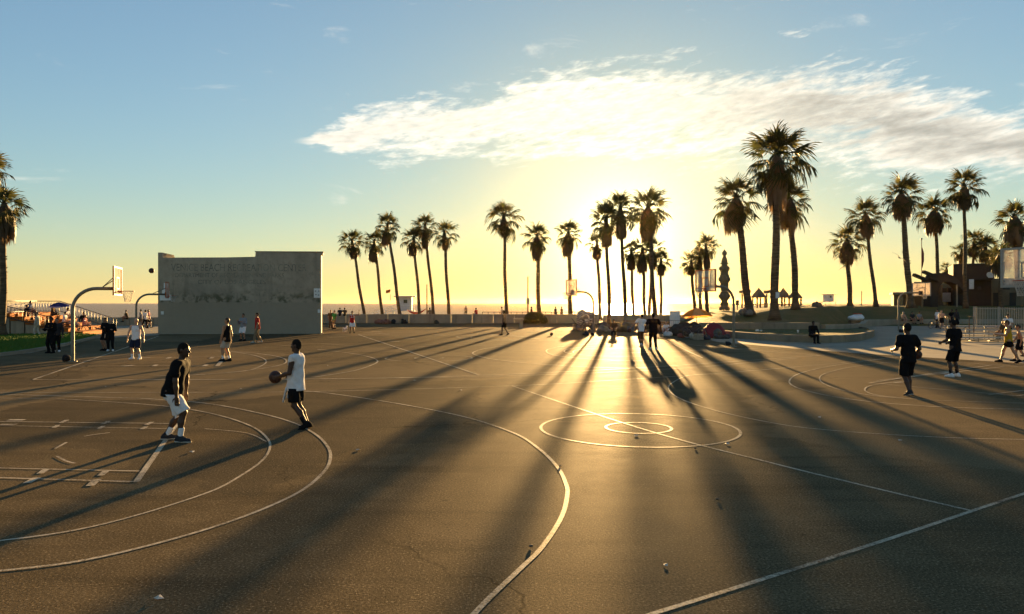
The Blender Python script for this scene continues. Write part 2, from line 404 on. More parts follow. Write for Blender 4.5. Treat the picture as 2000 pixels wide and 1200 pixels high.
def mat_sea():
    m, nn = new_mat('sea_water')
    p = nn.n('ShaderNodeNewGeometry').outputs['Position']
    a = nn.noise(nn.vm('MULTIPLY', p, (0.02, 0.11, 1)), 1.0, 6, 0.6); b = nn.noise(nn.vm('MULTIPLY', p, (0.25, 0.9, 1)), 1.0, 5, 0.65)
    foam = nn.m('MULTIPLY', nn.ramp(nn.noise(nn.vm('MULTIPLY', p, (0.012, 0.10, 1)), 1.0, 6, 0.6, 0.6), 0.58, 0.66), nn.ramp(nn.n('ShaderNodeSeparateXYZ', i_0=p).outputs[1], 480, 230))
    c = nn.mix(foam, (0.25, 0.145, 0.035, 1), (0.62, 0.56, 0.44, 1))
    finish(nn, c, nn.m('ADD', 0.28, nn.m('MULTIPLY', foam, 0.5)), nn.m('ADD', nn.m('MULTIPLY', a, 2.0), b), 1.0, 0.9, 0.12, extra={'Specular Tint': (1.0, 0.74, 0.34, 1)})  # gold of the low-sun reflection is put into specular tint and water colour
    return m
ASPH, PAINT = mat_asphalt(), mat_paint()
CONC = mat_concrete('concrete_path', (0.30, 0.265, 0.20))
CONCW = mat_concrete('concrete_wall', (0.30, 0.26, 0.19), 1.2, 0.5)
LAWN = mat_grass('lawn', (0.06, 0.13, 0.018), (0.12, 0.22, 0.035), (0.11, 0.16, 0.035))
DRYG = mat_grass('mound_grass', (0.05, 0.065, 0.018), (0.10, 0.115, 0.035), (0.15, 0.13, 0.055))
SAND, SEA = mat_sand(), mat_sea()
BLACKM = simple('black_metal', (0.03, 0.03, 0.032), 0.45, 0.2, 20, 0.1)
GALV = simple('galvanised_steel', (0.36, 0.34, 0.30), 0.55, 0.15, 14, 0.12, 0.4, 0.3)

# ------------------------------------------------------------------ ground, beach, sea
g = MB()
g.add([(-400, -25, 0), (400, -25, 0), (400, 88, 0), (-400, 88, 0)], [(0, 1, 2, 3)])
court = struct('court_ground', g, ASPH)
g = MB(); ys = [88.01, 105, 140, 180, 215]; zs = [0.25, 0.15, -0.5, -1.3, -2.3]
for i in range(4):
    g.add([(-900, ys[i], zs[i]), (900, ys[i], zs[i]), (900, ys[i + 1], zs[i + 1]), (-900, ys[i + 1], zs[i + 1])], [(0, 1, 2, 3)])
struct('beach', g, SAND)
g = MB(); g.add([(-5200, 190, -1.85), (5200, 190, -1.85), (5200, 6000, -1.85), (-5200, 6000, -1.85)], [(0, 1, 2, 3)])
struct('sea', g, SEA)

def strip(pts, wd, z=0.004):
    "flat painted stripe of width wd along a world polyline"
    pts = [Vector((p[0], p[1], 0)) for p in pts]; mb = MB(); vs = []
    for i, p in enumerate(pts):
        t = (pts[min(i + 1, len(pts) - 1)] - pts[max(i - 1, 0)]).normalized(); nrm = Vector((-t.y, t.x, 0)) * wd / 2
        vs += [(p + nrm).to_tuple()[:2] + (z,), (p - nrm).to_tuple()[:2] + (z,)]
    mb.add(vs, [(2 * i, 2 * i + 1, 2 * i + 3, 2 * i + 2) for i in range(len(pts) - 1)])
    return mb
def smooth(pts, k=6, closed=False):
    pts = [Vector(p) for p in pts]; out = []; m = len(pts)
    seg = m if closed else m - 1
    for i in range(seg):
        p0 = pts[(i - 1) % m] if closed or i else pts[0]; p1 = pts[i]; p2 = pts[(i + 1) % m]
        p3 = pts[(i + 2) % m] if closed or i + 2 < m else pts[-1]
        for j in range(k):
            t = j / k
            out.append(0.5 * ((2 * p1) + (p2 - p0) * t + (2 * p0 - 5 * p1 + 4 * p2 - p3) * t * t + (3 * p1 - p0 - 3 * p2 + p3) * t ** 3))
    out.append(pts[0] if closed else pts[-1])
    return out
LZ = [0.004]
def line(pix, wd=0.055, curve=True, closed=False):
    w3 = [G(x, y) for x, y in pix]
    if max(y for x, y in pix) < 765: wd *= 1.45                # far lines widened to look brighter under the low sun
    if curve and len(w3) > 2: w3 = smooth(w3, 7, closed)
    LZ[0] += 0.00012
    strip(w3, wd * .88, LZ[0]).build('painted_line', PAINT, court)
def ring(px, py, r, wd=0.055, a0=0, a1=360, nseg=48, sx=1.0):
    c = G(px, py); LZ[0] += 0.00012
    strip([(c.x + sx * r * math.cos(R(a0 + (a1 - a0) * i / nseg)), c.y + r * math.sin(R(a0 + (a1 - a0) * i / nseg)), 0) for i in range(nseg + 1)], wd, LZ[0]).build('painted_line', PAINT, court)
# near court
line([(-260, 768), (0, 767), (300, 767), (620, 765), (1000, 754), (1200, 743), (1450, 726), (1720, 702)])
line([(1000, 754), (1247, 836), (1500, 903), (1700, 952), (1900, 999)], 0.06)
line([(1230, 1214), (1500, 1129), (1750, 1049), (2000, 965), (2300, 868)], 0.06)
ring(1247, 837, 1.83); ring(1247, 836, 0.61)
line([(-200, 768), (0, 771), (150, 775), (280, 779), (400, 788), (500, 806), (570, 825), (615, 848), (640, 873), (645, 897), (630, 925), (575, 967), (430, 1026), (200, 1088), (0, 1116), (-200, 1130)])
line([(-200, 775), (0, 778), (120, 780), (280, 790), (370, 800), (440, 815), (495, 835), (522, 857), (527, 876), (512, 900), (470, 930), (400, 965), (200, 1025), (0, 1057), (-200, 1072)], 0.045)
line([(400, 838), (480, 846), (520, 863)], 0.03)
line([(560, 764), (620, 766), (760, 786), (900, 813), (1000, 845), (1050, 875), (1088, 912), (1105, 945), (1108, 967), (1097, 1010), (1060, 1068), (1015, 1113), (960, 1165), (915, 1212)], 0.06)
line([(1400, 730), (1345, 734), (1312, 749), (1307, 762), (1330, 780), (1400, 803), (1500, 825), (1600, 839), (1800, 853), (2000, 859), (2200, 858)], 0.045)
# left key
line([(-200, 822), (0, 824), (345, 828)], 0.05, False); line([(-200, 830), (0, 832), (338, 838)], 0.035, False)
line([(-200, 912), (0, 915), (272, 921)], 0.045, False); line([(-200, 930), (0, 934), (268, 942)], 0.05, False)
line([(347, 827), (266, 942)], 0.09, False)
for (x0, y0, x1, y1, wd) in [(118, 827, 131, 821, .1), (201, 829, 213, 823, .1), (285, 831, 297, 825, .1), (105, 836, 114, 831, .09), (193, 838, 202, 833, .09), (277, 839, 286, 834, .09),
                             (78, 926, 91, 917, .1), (196, 930, 207, 921, .1), (52, 945, 72, 934, .12), (176, 950, 190, 937, .12), (108, 877, 130, 865, .05)]:
    line([(x0, y0), (x1, y1)], wd, False)
line([(16, 821), (48, 821)], 0.16, False); line([(0, 830), (32, 830)], 0.16, False)
line([(111, 892), (128, 901), (146, 906)], 0.045); line([(164, 853), (190, 849), (215, 846)], 0.045)
# right end of the near court
line([(1760, 697), (1690, 706), (1620, 716), (1565, 729), (1543, 742), (1550, 755), (1600, 770), (1680, 783), (1780, 792), (1900, 798), (2100, 802)])
line([(1740, 708), (1665, 717), (1612, 730), (1601, 742), (1620, 755), (1670, 768), (1764, 779), (1950, 787), (2100, 790)], 0.045)
line([(1765, 778), (1715, 773), (1690, 764), (1697, 755), (1730, 749), (1765, 746)], 0.05)
line([(1697, 749), (1800, 733), (1935, 714)], 0.05, False); line([(1712, 744), (1960, 717)], 0.05, False)
line([(1700, 749), (1985, 774)], 0.045, False); line([(1930, 772), (2040, 758)], 0.05, False); line([(1985, 774), (2060, 766)], 0.05, False)
line([(1690, 694), (1820, 705), (1935, 713), (2060, 722)], 0.05, False)
line([(1745, 748), (1762, 747)], 0.14, False); line([(1838, 731), (1858, 727)], 0.14, False)
# far courts
line([(65, 742), (190, 699), (310, 657)], 0.06, False)
line([(65, 742), (400, 742), (700, 740), (935, 734), (1200, 722), (1400, 709), (1613, 694)])
line([(300, 743), (900, 737), (1300, 722), (1560, 700)], 0.04)
line([(700, 654), (935, 733)], 0.07, False)
ring(838, 700, 1.83, 0.06, sx=1.0); ring(838, 700, 0.61, 0.06)
line([(363, 734), (440, 729), (490, 723), (520, 708), (505, 697), (463, 689), (420, 686)], 0.05)
line([(300, 735), (400, 732), (500, 722), (555, 711), (552, 700), (510, 692), (440, 686)], 0.05)
line([(610, 738), (690, 725), (730, 712), (737, 705), (722, 698), (680, 690), (620, 683)], 0.05)
line([(140, 716), (320, 715), (425, 716)], 0.04, False); line([(250, 700), (440, 697)], 0.04, False); line([(424, 716), (440, 697)], 0.12, False)
for (x0, y0, x1, y1, wd) in [(240, 716, 262, 714, .2), (272, 700, 294, 699, .2), (300, 716, 306, 713, .12), (398, 716, 404, 713, .12), (327, 701, 333, 698, .12), (411, 701, 416, 698, .12)]:
    line([(x0, y0), (x1, y1)], wd, False)
line([(1000, 675), (950, 681), (926, 688), (926, 693), (955, 701), (1020, 709), (1100, 715), (1180, 719), (1280, 720)], 0.055)
line([(1200, 671), (1120, 675), (1078, 681), (1067, 687), (1085, 695), (1150, 702), (1230, 705), (1330, 706)], 0.055)
line([(1180, 676), (1125, 680), (1103, 685), (1112, 691), (1170, 696), (1260, 697)], 0.05)
line([(1120, 690), (1125, 685), (1170, 681), (1260, 682)], 0.05)
line([(1050, 672), (900, 676), (750, 679)], 0.04); line([(690, 679), (900, 672), (1020, 671)], 0.04)
line([(1020, 652), (940, 653), (898, 657), (895, 660), (930, 664), (1010, 666), (1080, 665)], 0.055)
line([(1010, 656), (945, 656), (920, 659), (935, 662), (990, 664), (1040, 663)], 0.05)
line([(1300, 666), (1340, 685), (1372, 700)], 0.06, False)
line([(1330, 672), (1450, 684), (1610, 695)], 0.05, False); line([(1230, 690), (1330, 687), (1420, 683), (1510, 680)], 0.07)
for (x, y) in [(968, 655), (1012, 657), (1045, 662), (990, 663), (1090, 659), (860, 655), (735, 648), (800, 661), (770, 667)]:
    line([(x - 10, y), (x + 10, y + 1)], 0.16, False)
line([(700, 648), (760, 654)], 0.05, False); line([(640, 660), (860, 645), (1000, 640)], 0.05); line([(550, 676), (620, 672), (690, 676)], 0.05)

# concrete paths laid over the asphalt
def patch(name, pix, z, m, label=None, world=None):
    mb = MB(); pts = world or [G(x, y, z) for x, y in pix]
    mb.add([(p[0], p[1], z) for p in pts], [tuple(range(len(pts)))]); return struct(name, mb, m)
patch('concrete_path', [(-60, 700), (60, 690), (190, 661), (310, 655), (330, 634), (-150, 634)][::1], 0.006, CONC)
patch('concrete_walk', [(1400, 668), (1560, 682), (1700, 692), (2200, 722), (2200, 668), (1880, 632), (1300, 640)], 0.006, CONC)

# left lawn with kerb
lawn_px = [(-160, 712), (0, 696), (60, 688), (130, 675), (196, 658), (150, 655), (-160, 656)]
lp = [G(x, y) for x, y in lawn_px]
mb = MB(); mb.prism([(p.x, p.y) for p in lp], 0.0, 0.13); lawn = struct('lawn', mb, LAWN)
mb = MB(); ks = smooth(lp[:5], 5)
for a, b in zip(ks[:-1], ks[1:]):
    d = b - a; mb.box(((a + b) / 2 + Vector((0, 0, .075))), (d.length * 1.02, 0.16, 0.15), math.atan2(d.y, d.x))
struct('lawn_kerb', mb, CONC)
gb = MB(); r2 = random.Random(3)                              # blades over the nearer lawn
lo_ = [min(p.x for p in lp), min(p.y for p in lp)]
def inside(x, y, P):
    c = False
    for i in range(len(P)):
        a, b = P[i], P[i - 1]
        if (a.y > y) != (b.y > y) and x < (b.x - a.x) * (y - a.y) / (b.y - a.y) + a.x: c = not c
    return c
k = 0
while k < 16000:
    x = r2.uniform(-36, -22); y = r2.uniform(31, 55)
    if not inside(x, y, lp): continue
    hgt = r2.uniform(.05, .12); a = r2.uniform(0, 6.28); dx_, dy_ = math.cos(a) * .03, math.sin(a) * .03; l_ = r2.uniform(-.04, .04)
    gb.add([(x - dx_, y - dy_, .125), (x + dx_, y + dy_, .125), (x + l_, y + l_, .125 + hgt)], [(0, 1, 2)]); k += 1
tag(gb.build('grass_blades', LAWN), 'short green blades over the left lawn', 'grass', kind='stuff')

# mound at the right: terrain rising behind the planter walls
def mound_z(x, y):
    px = 1000 + F * x / y
    def ss(a, b, t): t = max(0, min(1, (t - a) / (b - a))); return t * t * (3 - 2 * t)
    top = 1.45 + 0.55 * ss(1380, 1600, px)
    y0 = 57.5 + 18.5 * ss(1590, 1690, px)
    z = (0.75 - 0.2 * ss(1590, 1690, px)) * ss(y0, y0 + 1.2, y); z += (top - z) * ss(y0 + 1.4, y0 + 13.5, y)
    z *= ss(1300, 1420, px)
    return z - 0.02 + 0.05 * math.sin(x * .7 + y * .3) * ss(y0 + 3, y0 + 8, y)
mb = MB(); nx, ny = 90, 36; vs = []
for j in range(ny + 1):
    y = 57.5 + (j / ny) ** 1.3 * 60
    for i in range(nx + 1):
        px = 1290 + i * 11; x = (px - 1000) / F * y
        vs.append((x, y, mound_z(x, y)))
mb.add(vs, [(j * (nx + 1) + i, j * (nx + 1) + i + 1, (j + 1) * (nx + 1) + i + 1, (j + 1) * (nx + 1) + i) for j in range(ny) for i in range(nx)], True)
struct('grass_mound', mb, DRYG)

# ------------------------------------------------------------------ low sea wall (jointed concrete panels)
def low_wall(name, label, x0, y0, x1, y1, h, t, npan, m=CONCW):
    th = thing(name, label, 'wall', (x0, y0, 0), math.atan2(y1 - y0, x1 - x0)); L = math.hypot(x1 - x0, y1 - y0); pl = L / npan
    me = MB().box((pl / 2, 0, h / 2), (pl - 0.03, t, h), bev=0.03).mesh('panel', m)
    for i in range(npan): link('panel', me, th, (i * pl, 0.006 * (i % 3), 0))
    return th
low_wall('sea_wall', 'long low concrete sea wall between the handball wall and the vendor stalls', -24.0, 85.2, 10.0, 84.6, 1.06, 0.35, 14)
low_wall('sea_wall', 'low concrete sea wall behind the lawn and the lit bleachers at far left', -78, 76.0, -34.5, 76.0, 0.87, 0.35, 18)
low_wall('sea_wall', 'low concrete sea wall behind the vendor stalls under the sunlit palm cluster', 10.4, 84.6, 24.5, 84.6, 0.98, 0.35, 6)

# railing of the beach path behind the sea wall
br_ = thing('beach_railing', 'thin dark railing of the beach path beyond the planted shrub', 'railing', (-3.6, 90, .25)); mp = MB().box((0, 0, .5), (.06, .06, 1.0)).mesh('post', simple('railing_wood', (.10, .07, .04), .8))
for i in range(20): link('post', mp, br_, (i * .7, 0, 0))
for z in (.55, .98): MB().box((6.65, 0, z), (13.4, .05, .07)).build('rail', MATS['railing_wood'], br_)
# ------------------------------------------------------------------ handball wall with worn lettering
def mat_handball():
    m, nn = new_mat('handball_wall_paint')
    p = nn.n('ShaderNodeTexCoord').outputs['Object']; z = nn.n('ShaderNodeSeparateXYZ', i_0=p).outputs[2]
    a = nn.noise(p, 0.5, 6, 0.65); b = nn.noise(p, 2.3, 6, 0.7); f = nn.noise(p, 40, 3)
    drip = nn.noise(nn.vm('MULTIPLY', p, (1.6, 1.6, 0.16)), 1.0, 5, 0.65)
    c = nn.mix(nn.ramp(a, 0.3, 0.7), (0.2879, 0.2426, 0.1774, 1), (0.4100, 0.3383, 0.2446, 1))
    c = nn.mix(nn.m('MULTIPLY', nn.ramp(b, 0.46, 0.70), 0.5), c, (0.1832, 0.1544, 0.1101, 1))
    c = nn.mix(nn.m('MULTIPLY', nn.ramp(drip, 0.5, 0.72), 0.45), c, (0.1570, 0.1324, 0.0917, 1))
    band = nn.m('MULTIPLY', nn.ramp(nn.m('ADD', z, nn.m('MULTIPLY', b, 0.7)), 2.45, 2.75), nn.ramp(nn.m('ADD', z, nn.m('MULTIPLY', b, 1.6)), 4.5, 3.3))
    c = nn.mix(nn.m('MULTIPLY', band, nn.ramp(nn.noise(p, 1.3, 5, 0.7), 0.45, 0.62)), c, (0.1047, 0.0971, 0.0551, 1))      # old painted-over band
    low = nn.ramp(nn.m('ADD', z, nn.m('MULTIPLY', nn.m('SUBTRACT', a, 0.5), 0.10)), 2.40, 2.36)
    c = nn.mix(nn.m('MULTIPLY', low, 0.85), c, nn.mix(nn.ramp(b, 0.35, 0.75), (0.2704, 0.2280, 0.1651, 1), (0.3141, 0.2647, 0.1895, 1)))
    finish(nn, c, 0.75, nn.m('ADD', b, nn.m('MULTIPLY', f, 0.35)), 0.25, 0.02, 0.3)
    return m
HB = mat_handball()
def mat_letters():
    m, nn = new_mat('worn_letter_paint')
    p = nn.n('ShaderNodeNewGeometry').outputs['Position']
    w_ = nn.m('ADD', nn.m('MULTIPLY', nn.noise(p, 7, 5, 0.75), 0.6), nn.m('MULTIPLY', nn.noise(p, 0.6, 3), 0.4))
    finish(nn, nn.mix(nn.ramp(w_, 0.38, 0.60), (0.10, 0.09, 0.07, 1), (0.29, 0.26, 0.19, 1)), 0.75)
    return m
LET = mat_letters()
WHITEP = simple('white_paint', (0.68, 0.68, 0.64), 0.6, 0.12, 6, 0.15)
def text_mesh(body, size, m, ext=0.003, name='lettering'):
    cu = bpy.data.curves.new('tmp', 'FONT'); cu.body = body; cu.size = size; cu.extrude = ext; cu.align_x = 'CENTER'; cu.align_y = 'CENTER'; cu.resolution_u = 3
    o = bpy.data.objects.new('tmp', cu); col.objects.link(o); dg = bpy.context.evaluated_depsgraph_get(); dg.update()
    me = bpy.data.meshes.new_from_object(o.evaluated_get(dg)); me.name = name; me.materials.clear(); me.materials.append(m)
    bpy.data.objects.remove(o); bpy.data.curves.remove(cu)
    return me
def text_part(body, width, size, m, parent, loc, rz=0.0, bold=0.0):
    "upright text facing local -Y, stretched to a width"
    me = text_mesh(body, size, m); xs = [v.co.x for v in me.vertices]; k = width / (max(xs) - min(xs))
    o = link('lettering', me, parent, loc); o.rotation_euler = (R(90), 0, rz); o.scale = (k, 1, 1)
    return o
hw = thing('handball_wall', 'tall grey concrete handball wall with worn lettering and stepped top', 'wall', (-26.6, 55.4, 0), math.atan2(1.0, 12.0))
mb = MB(); prof = [(0, 0), (12.05, 0), (12.05, 5.98), (12.18, 6.05), (12.18, 6.2), (7.15, 6.22), (7.12, 5.86), (5.0, 5.80), (0.32, 5.76), (0.30, 6.14), (0, 6.14)]
k = len(prof); mb.add([(x, 0, z) for x, z in prof] + [(x, 0.32, z) for x, z in prof], [tuple(range(k)), tuple(range(2 * k - 1, k - 1, -1))] + [((i + 1) % k, i, k + i, k + (i + 1) % k) for i in range(k)])
mb.build('wall_slab', HB, hw)
mb = MB(); prof = [(0.33, 0), (5.5, 0), (5.5, 3.0), (2.4, 6.1), (0.33, 6.135)]; k = len(prof)
mb.add([(0.003, y, z) for y, z in prof] + [(0.29, y, z) for y, z in prof], [tuple(range(k)), tuple(range(2 * k - 1, k - 1, -1))] + [((i + 1) % k, i, k + i, k + (i + 1) % k) for i in range(k)])
mb.build('wing_wall', CONCW, hw)
MB().box((9.65, 0.16, 6.255), (5.1, 0.40, 0.06)).build('coping', CONCW, hw)
text_part('VENICE BEACH RECREATION CENTER', 10.0, 0.78, LET, hw, (5.95, -0.006, 5.0))
text_part('DEPARTMENT OF RECREATION AND PARKS', 8.0, 0.46, LET, hw, (5.25, -0.006, 4.43))
text_part('CITY OF LOS ANGELES', 5.0, 0.46, LET, hw, (5.4, -0.006, 3.92))
MB().box((11.75, -0.02, 3.1), (0.50, 0.03, 0.72)).build('notice_board', WHITEP, hw)
nb = MB()
for i, (a, b) in enumerate([(11.63, 3.25), (11.87, 3.25), (11.66, 2.98), (11.85, 2.95)]): nb.box((a, -0.04, b), (0.1, 0.006, 0.07))
nb.build('notice_print', LET, hw)
MB().box((11.9, -0.015, 1.72), (0.22, 0.02, 0.26)).build('paper_notice', WHITEP, hw)
MB().box((0.32, -0.015, 1.60), (0.2, 0.02, 0.24)).build('paper_notice', WHITEP, hw)
pm = MB()
for (x, z, w_, h_) in [(0.55, 3.35, 0.26, 1.0), (0.42, 3.1, 0.24, 0.5), (0.72, 3.0, 0.22, 0.5), (0.55, 2.75, 0.85, 0.42)]: pm.box((x, -0.004 - 0.001 * len(pm.v) / 8, z), (w_, 0.004, h_))
pm.build('white_patch', WHITEP, hw)
MB().box((6.0, -0.06, 0.03), (12.4, 0.12, 0.06)).build('footing', CONC, hw)

# ------------------------------------------------------------------ basketball hoops
AX = math.atan2(0.327, 0.945)
def mat_acrylic():
    m, nn = new_mat('backboard_acrylic')
    p = nn.n('ShaderNodeTexCoord').outputs['Object']
    d = nn.n('ShaderNodeBsdfDiffuse', i_0=(0.75, 0.72, 0.68, 1)); t = nn.n('ShaderNodeBsdfTranslucent', i_0=(0.75, 0.66, 0.58, 1)); tr = nn.n('ShaderNodeBsdfTransparent', i_0=(0.95, 0.93, 0.9, 1))
    a = nn.n('ShaderNodeMixShader', i_0=0.5); nn.t.links.new(d.outputs[0], a.inputs[1]); nn.t.links.new(t.outputs[0], a.inputs[2])
    b = nn.n('ShaderNodeMixShader'); nn.put(b.inputs[0], nn.ramp(nn.noise(p, 3.5, 5, 0.7), 0.35, 0.7, 0.30, 0.62))
    nn.t.links.new(tr.outputs[0], b.inputs[1]); nn.t.links.new(a.outputs[0], b.inputs[2])
    o = nn.n('ShaderNodeOutputMaterial'); nn.t.links.new(b.outputs[0], o.inputs[0])
    return m
ACR = mat_acrylic()
REDM = simple('rim_orange_red', (0.42, 0.07, 0.025), 0.45, 0.2, 20, 0.1)
NETM = simple('net_cord', (0.5, 0.47, 0.42), 0.8, 0.2, 20, 0.1)
POLE = simple('weathered_pole_paint', (0.19, 0.165, 0.12), 0.5, 0.22, 5, 0.15, 0.4, 0.15)
FRAMEM = simple('backboard_frame', (0.40, 0.10, 0.03), 0.55, 0.2, 9, 0.1)
def hoop(label, base, ang, rim_z, arm, drop=0.0, frame=FRAMEM, scale=1.0, fan=False):
    t = thing('basketball_hoop', label, 'basketball hoop', base, ang, 'basketball hoops around the courts')
    az_ = rim_z + 0.10; rb = 0.85; pts = [(0, 0, 0), (0, 0, 0.05)]
    pts += [(0, 0, az_ - rb)] + [(rb - rb * math.cos(R(a)), 0, az_ - rb + rb * math.sin(R(a))) for a in range(10, 91, 10)] + [(arm - 0.12, 0, az_)]
    MB().tube(pts, 0.068, 12).build('pole', POLE, t)
    MB().lathe([(0.17, 0.0), (0.17, 0.03), (0.10, 0.04)], 14).build('base_plate', POLE, t)
    bz0 = rim_z - 0.15; bw, bh = 1.80, 1.10
    for s_ in (-1, 1): MB().tube([(rb * 1.25, 0, az_ + 0.06), (arm - 0.05, s_ * 0.42, bz0 + 0.72)], 0.018, 6).build('brace', POLE, t)
    MB().box((arm - 0.09, 0, rim_z + 0.08), (0.10, 0.34, 0.36)).build('mounting_plate', BLACKM, t)
    bb = MB().box((arm, 0, bz0 + bh / 2), (0.02, bw, bh)).build('backboard', ACR, t)
    f = MB()
    for s_ in (-1, 1):
        f.box((arm, s_ * bw / 2, bz0 + bh / 2), (0.06, 0.06, bh + 0.06)); f.box((arm, 0, bz0 + (bh if s_ > 0 else 0)), (0.055, bw - 0.06, 0.06)); f.box((arm - 0.03, s_ * 0.42, bz0 + bh / 2), (0.03, 0.045, bh - 0.06))
    f.build('frame', frame, bb)
    sq = MB()
    for s_ in (-1, 1): sq.box((arm + 0.016, s_ * 0.29, rim_z + 0.32), (0.006, 0.045, 0.45)); sq.box((arm + 0.016, 0, rim_z + (0.545 if s_ > 0 else 0.095)), (0.007, 0.535, 0.045))
    sq.build('target_square', frame, bb)
    rm = MB(); cx = arm + 0.15 + 0.23; rm.torus((cx, 0, rim_z), 0.23, 0.012, n=24); rm.box((arm + 0.09, 0, rim_z - 0.02), (0.16, 0.16, 0.06)); rm.tube([(arm + 0.03, 0, rim_z - 0.1), (cx - 0.22, 0, rim_z - 0.01)], 0.015, 6)
    rim = rm.build('rim', REDM, t)
    nt = MB(); rows = [(0.225, 0), (0.205, -0.11), (0.165, -0.22), (0.135, -0.33), (0.125, -0.44)]
    for i in range(4):
        for k_ in range(12):
            for s_ in (0, 1):
                a0 = 2 * math.pi * (k_ + 0.5 * (i % 2)) / 12; a1 = a0 + (1 if s_ else -1) * math.pi / 12
                r0, z0 = rows[i]; r1, z1 = rows[i + 1]
                nt.tube([(cx + r0 * math.cos(a0), r0 * math.sin(a0), rim_z + z0), (cx + r1 * math.cos(a1), r1 * math.sin(a1), rim_z + z1)], 0.006, 3, cap=False)
    nt.build('net', NETM, rim)
    return t
hoop('gooseneck hoop beside the lawn at far left, its net hanging against the sea', G(142, 707), AX, 2.83, 1.6)
hoop('gooseneck hoop just left of the handball wall, behind the white tank top man', G(266, 657), AX, 2.86, 2.0)
hoop('gooseneck hoop in front of the low sun, beside the graffiti-covered cart', G(1159, 655), AX + math.pi, 3.05, 1.75)
hoop('gooseneck hoop with reddish framed backboard beside the orange umbrella', G(1433, 678), AX + math.pi, 3.12, 1.75)
hoop('gooseneck hoop on the concrete walk before the right-hand grass mound', G(1755, 646), AX, 3.12, 2.55, frame=GALV)
# the hoop cut by the right edge: its backboard shows, its pole stands outside the frame
bbc = at(2016, 518, 21.0); ang6 = AX + math.pi
hoop('large pale backboard cut off by the right edge of the view, palms showing through it', Vector((bbc.x - math.cos(ang6) * 1.9, bbc.y - math.sin(ang6) * 1.9, 0)), ang6, 2.98, 1.9, frame=GALV)

# ------------------------------------------------------------------ balls
def mat_ball():
    m, nn = new_mat('basketball_leather')
    p = nn.n('ShaderNodeTexCoord').outputs['Object']; s3 = nn.n('ShaderNodeSeparateXYZ', i_0=p).outputs
    seam = nn.m('MINIMUM', nn.m('ABSOLUTE', s3[0]), nn.m('MINIMUM', nn.m('ABSOLUTE', s3[2]), nn.m('ABSOLUTE', nn.m('SUBTRACT', nn.m('ABSOLUTE', s3[1]), 0.075))))
    c = nn.mix(nn.ramp(seam, 0.004, 0.007), (0.012, 0.01, 0.01, 1), (0.065, 0.022, 0.012, 1))
    finish(nn, c, 0.6, nn.noise(p, 220, 2), 0.3, 0.004, 0.35)
    return m
BALL = mat_ball(); ball_me = MB().sphere((0, 0, 0), 0.121, 24, 14).mesh('basketball', BALL)
def ball(label, p, rot=(0.4, 0.6, 0.2)):
    o = link('basketball', ball_me, None, p); o.rotation_euler = rot
    return tag(o, label, 'basketball', 'basketballs in play')
ball('brown basketball in mid-air just left of the handball wall', at(296, 529, 33.5))
ball('basketball lying on the sunlit court between long palm shadows', G(1077, 656) + Vector((0, 0, .121)))

# ------------------------------------------------------------------ planter walls at the right
def sweep_wall(name, label, pts, h, t, m, z0=0.0, cat='wall'):
    pts = [Vector((p[0], p[1], 0)) for p in pts]; mb = MB(); vs = []
    for i, p in enumerate(pts):
        d = (pts[min(i + 1, len(pts) - 1)] - pts[max(i - 1, 0)]).normalized(); nr = Vector((-d.y, d.x, 0)) * t / 2; nb_ = nr * 0.82
        vs += [p + nr + Vector((0, 0, z0)), p + nr + Vector((0, 0, h - .04)), p + nb_ + Vector((0, 0, h)), p - nb_ + Vector((0, 0, h)), p - nr + Vector((0, 0, h - .04)), p - nr + Vector((0, 0, z0))]
    fs = [(6 * i + j, 6 * i + (j + 1) % 6, 6 * i + 6 + (j + 1) % 6, 6 * i + 6 + j) for i in range(len(pts) - 1) for j in range(6)]
    fs += [tuple(range(5, -1, -1)), tuple(range(6 * len(pts) - 6, 6 * len(pts)))]
    mb.add(vs, fs); o = mb.build(name, m); return tag(o, label, cat)
PLW = mat_concrete('planter_concrete', (0.25, 0.21, 0.145), 1.2, 0.55)
pl_px = [(1405, 657), (1450, 662), (1500, 666), (1560, 669), (1610, 670), (1655, 668), (1688, 663), (1703, 656), (1694, 650), (1650, 646.5), (1600, 645.5)]
pp = smooth([G(x, y) for x, y in pl_px], 5)
sweep_wall('planter_wall', 'curved low concrete planter wall rounding its end at right', pp, 0.44, 0.34, PLW)
mb = MB(); inner = [Vector((p.x, p.y, 0)) for p in pp] + [Vector((13.0, 57.4, 0))]
mb.add([(p.x, p.y, 0.30) for p in inner], [tuple(range(len(inner)))]); struct('planter_bed', mb, DRYG)
sweep_wall('retaining_wall', 'straight stepped concrete retaining wall below the big palms', [(14.6, 57.4), (18.6, 57.35), (23.9, 57.4)], 0.82, 0.4, PLW)
sweep_wall('retaining_wall', 'pale concrete seat wall running below the right-hand mound', smooth([Vector((24.3, 57.6, 0)), Vector((28.5, 60.5, 0)), Vector((33.5, 70, 0)), Vector((37.5, 75.4, 0)), Vector((48, 76.3, 0)), Vector((62, 76.5, 0))], 6), 0.66, 0.45, CONCW)

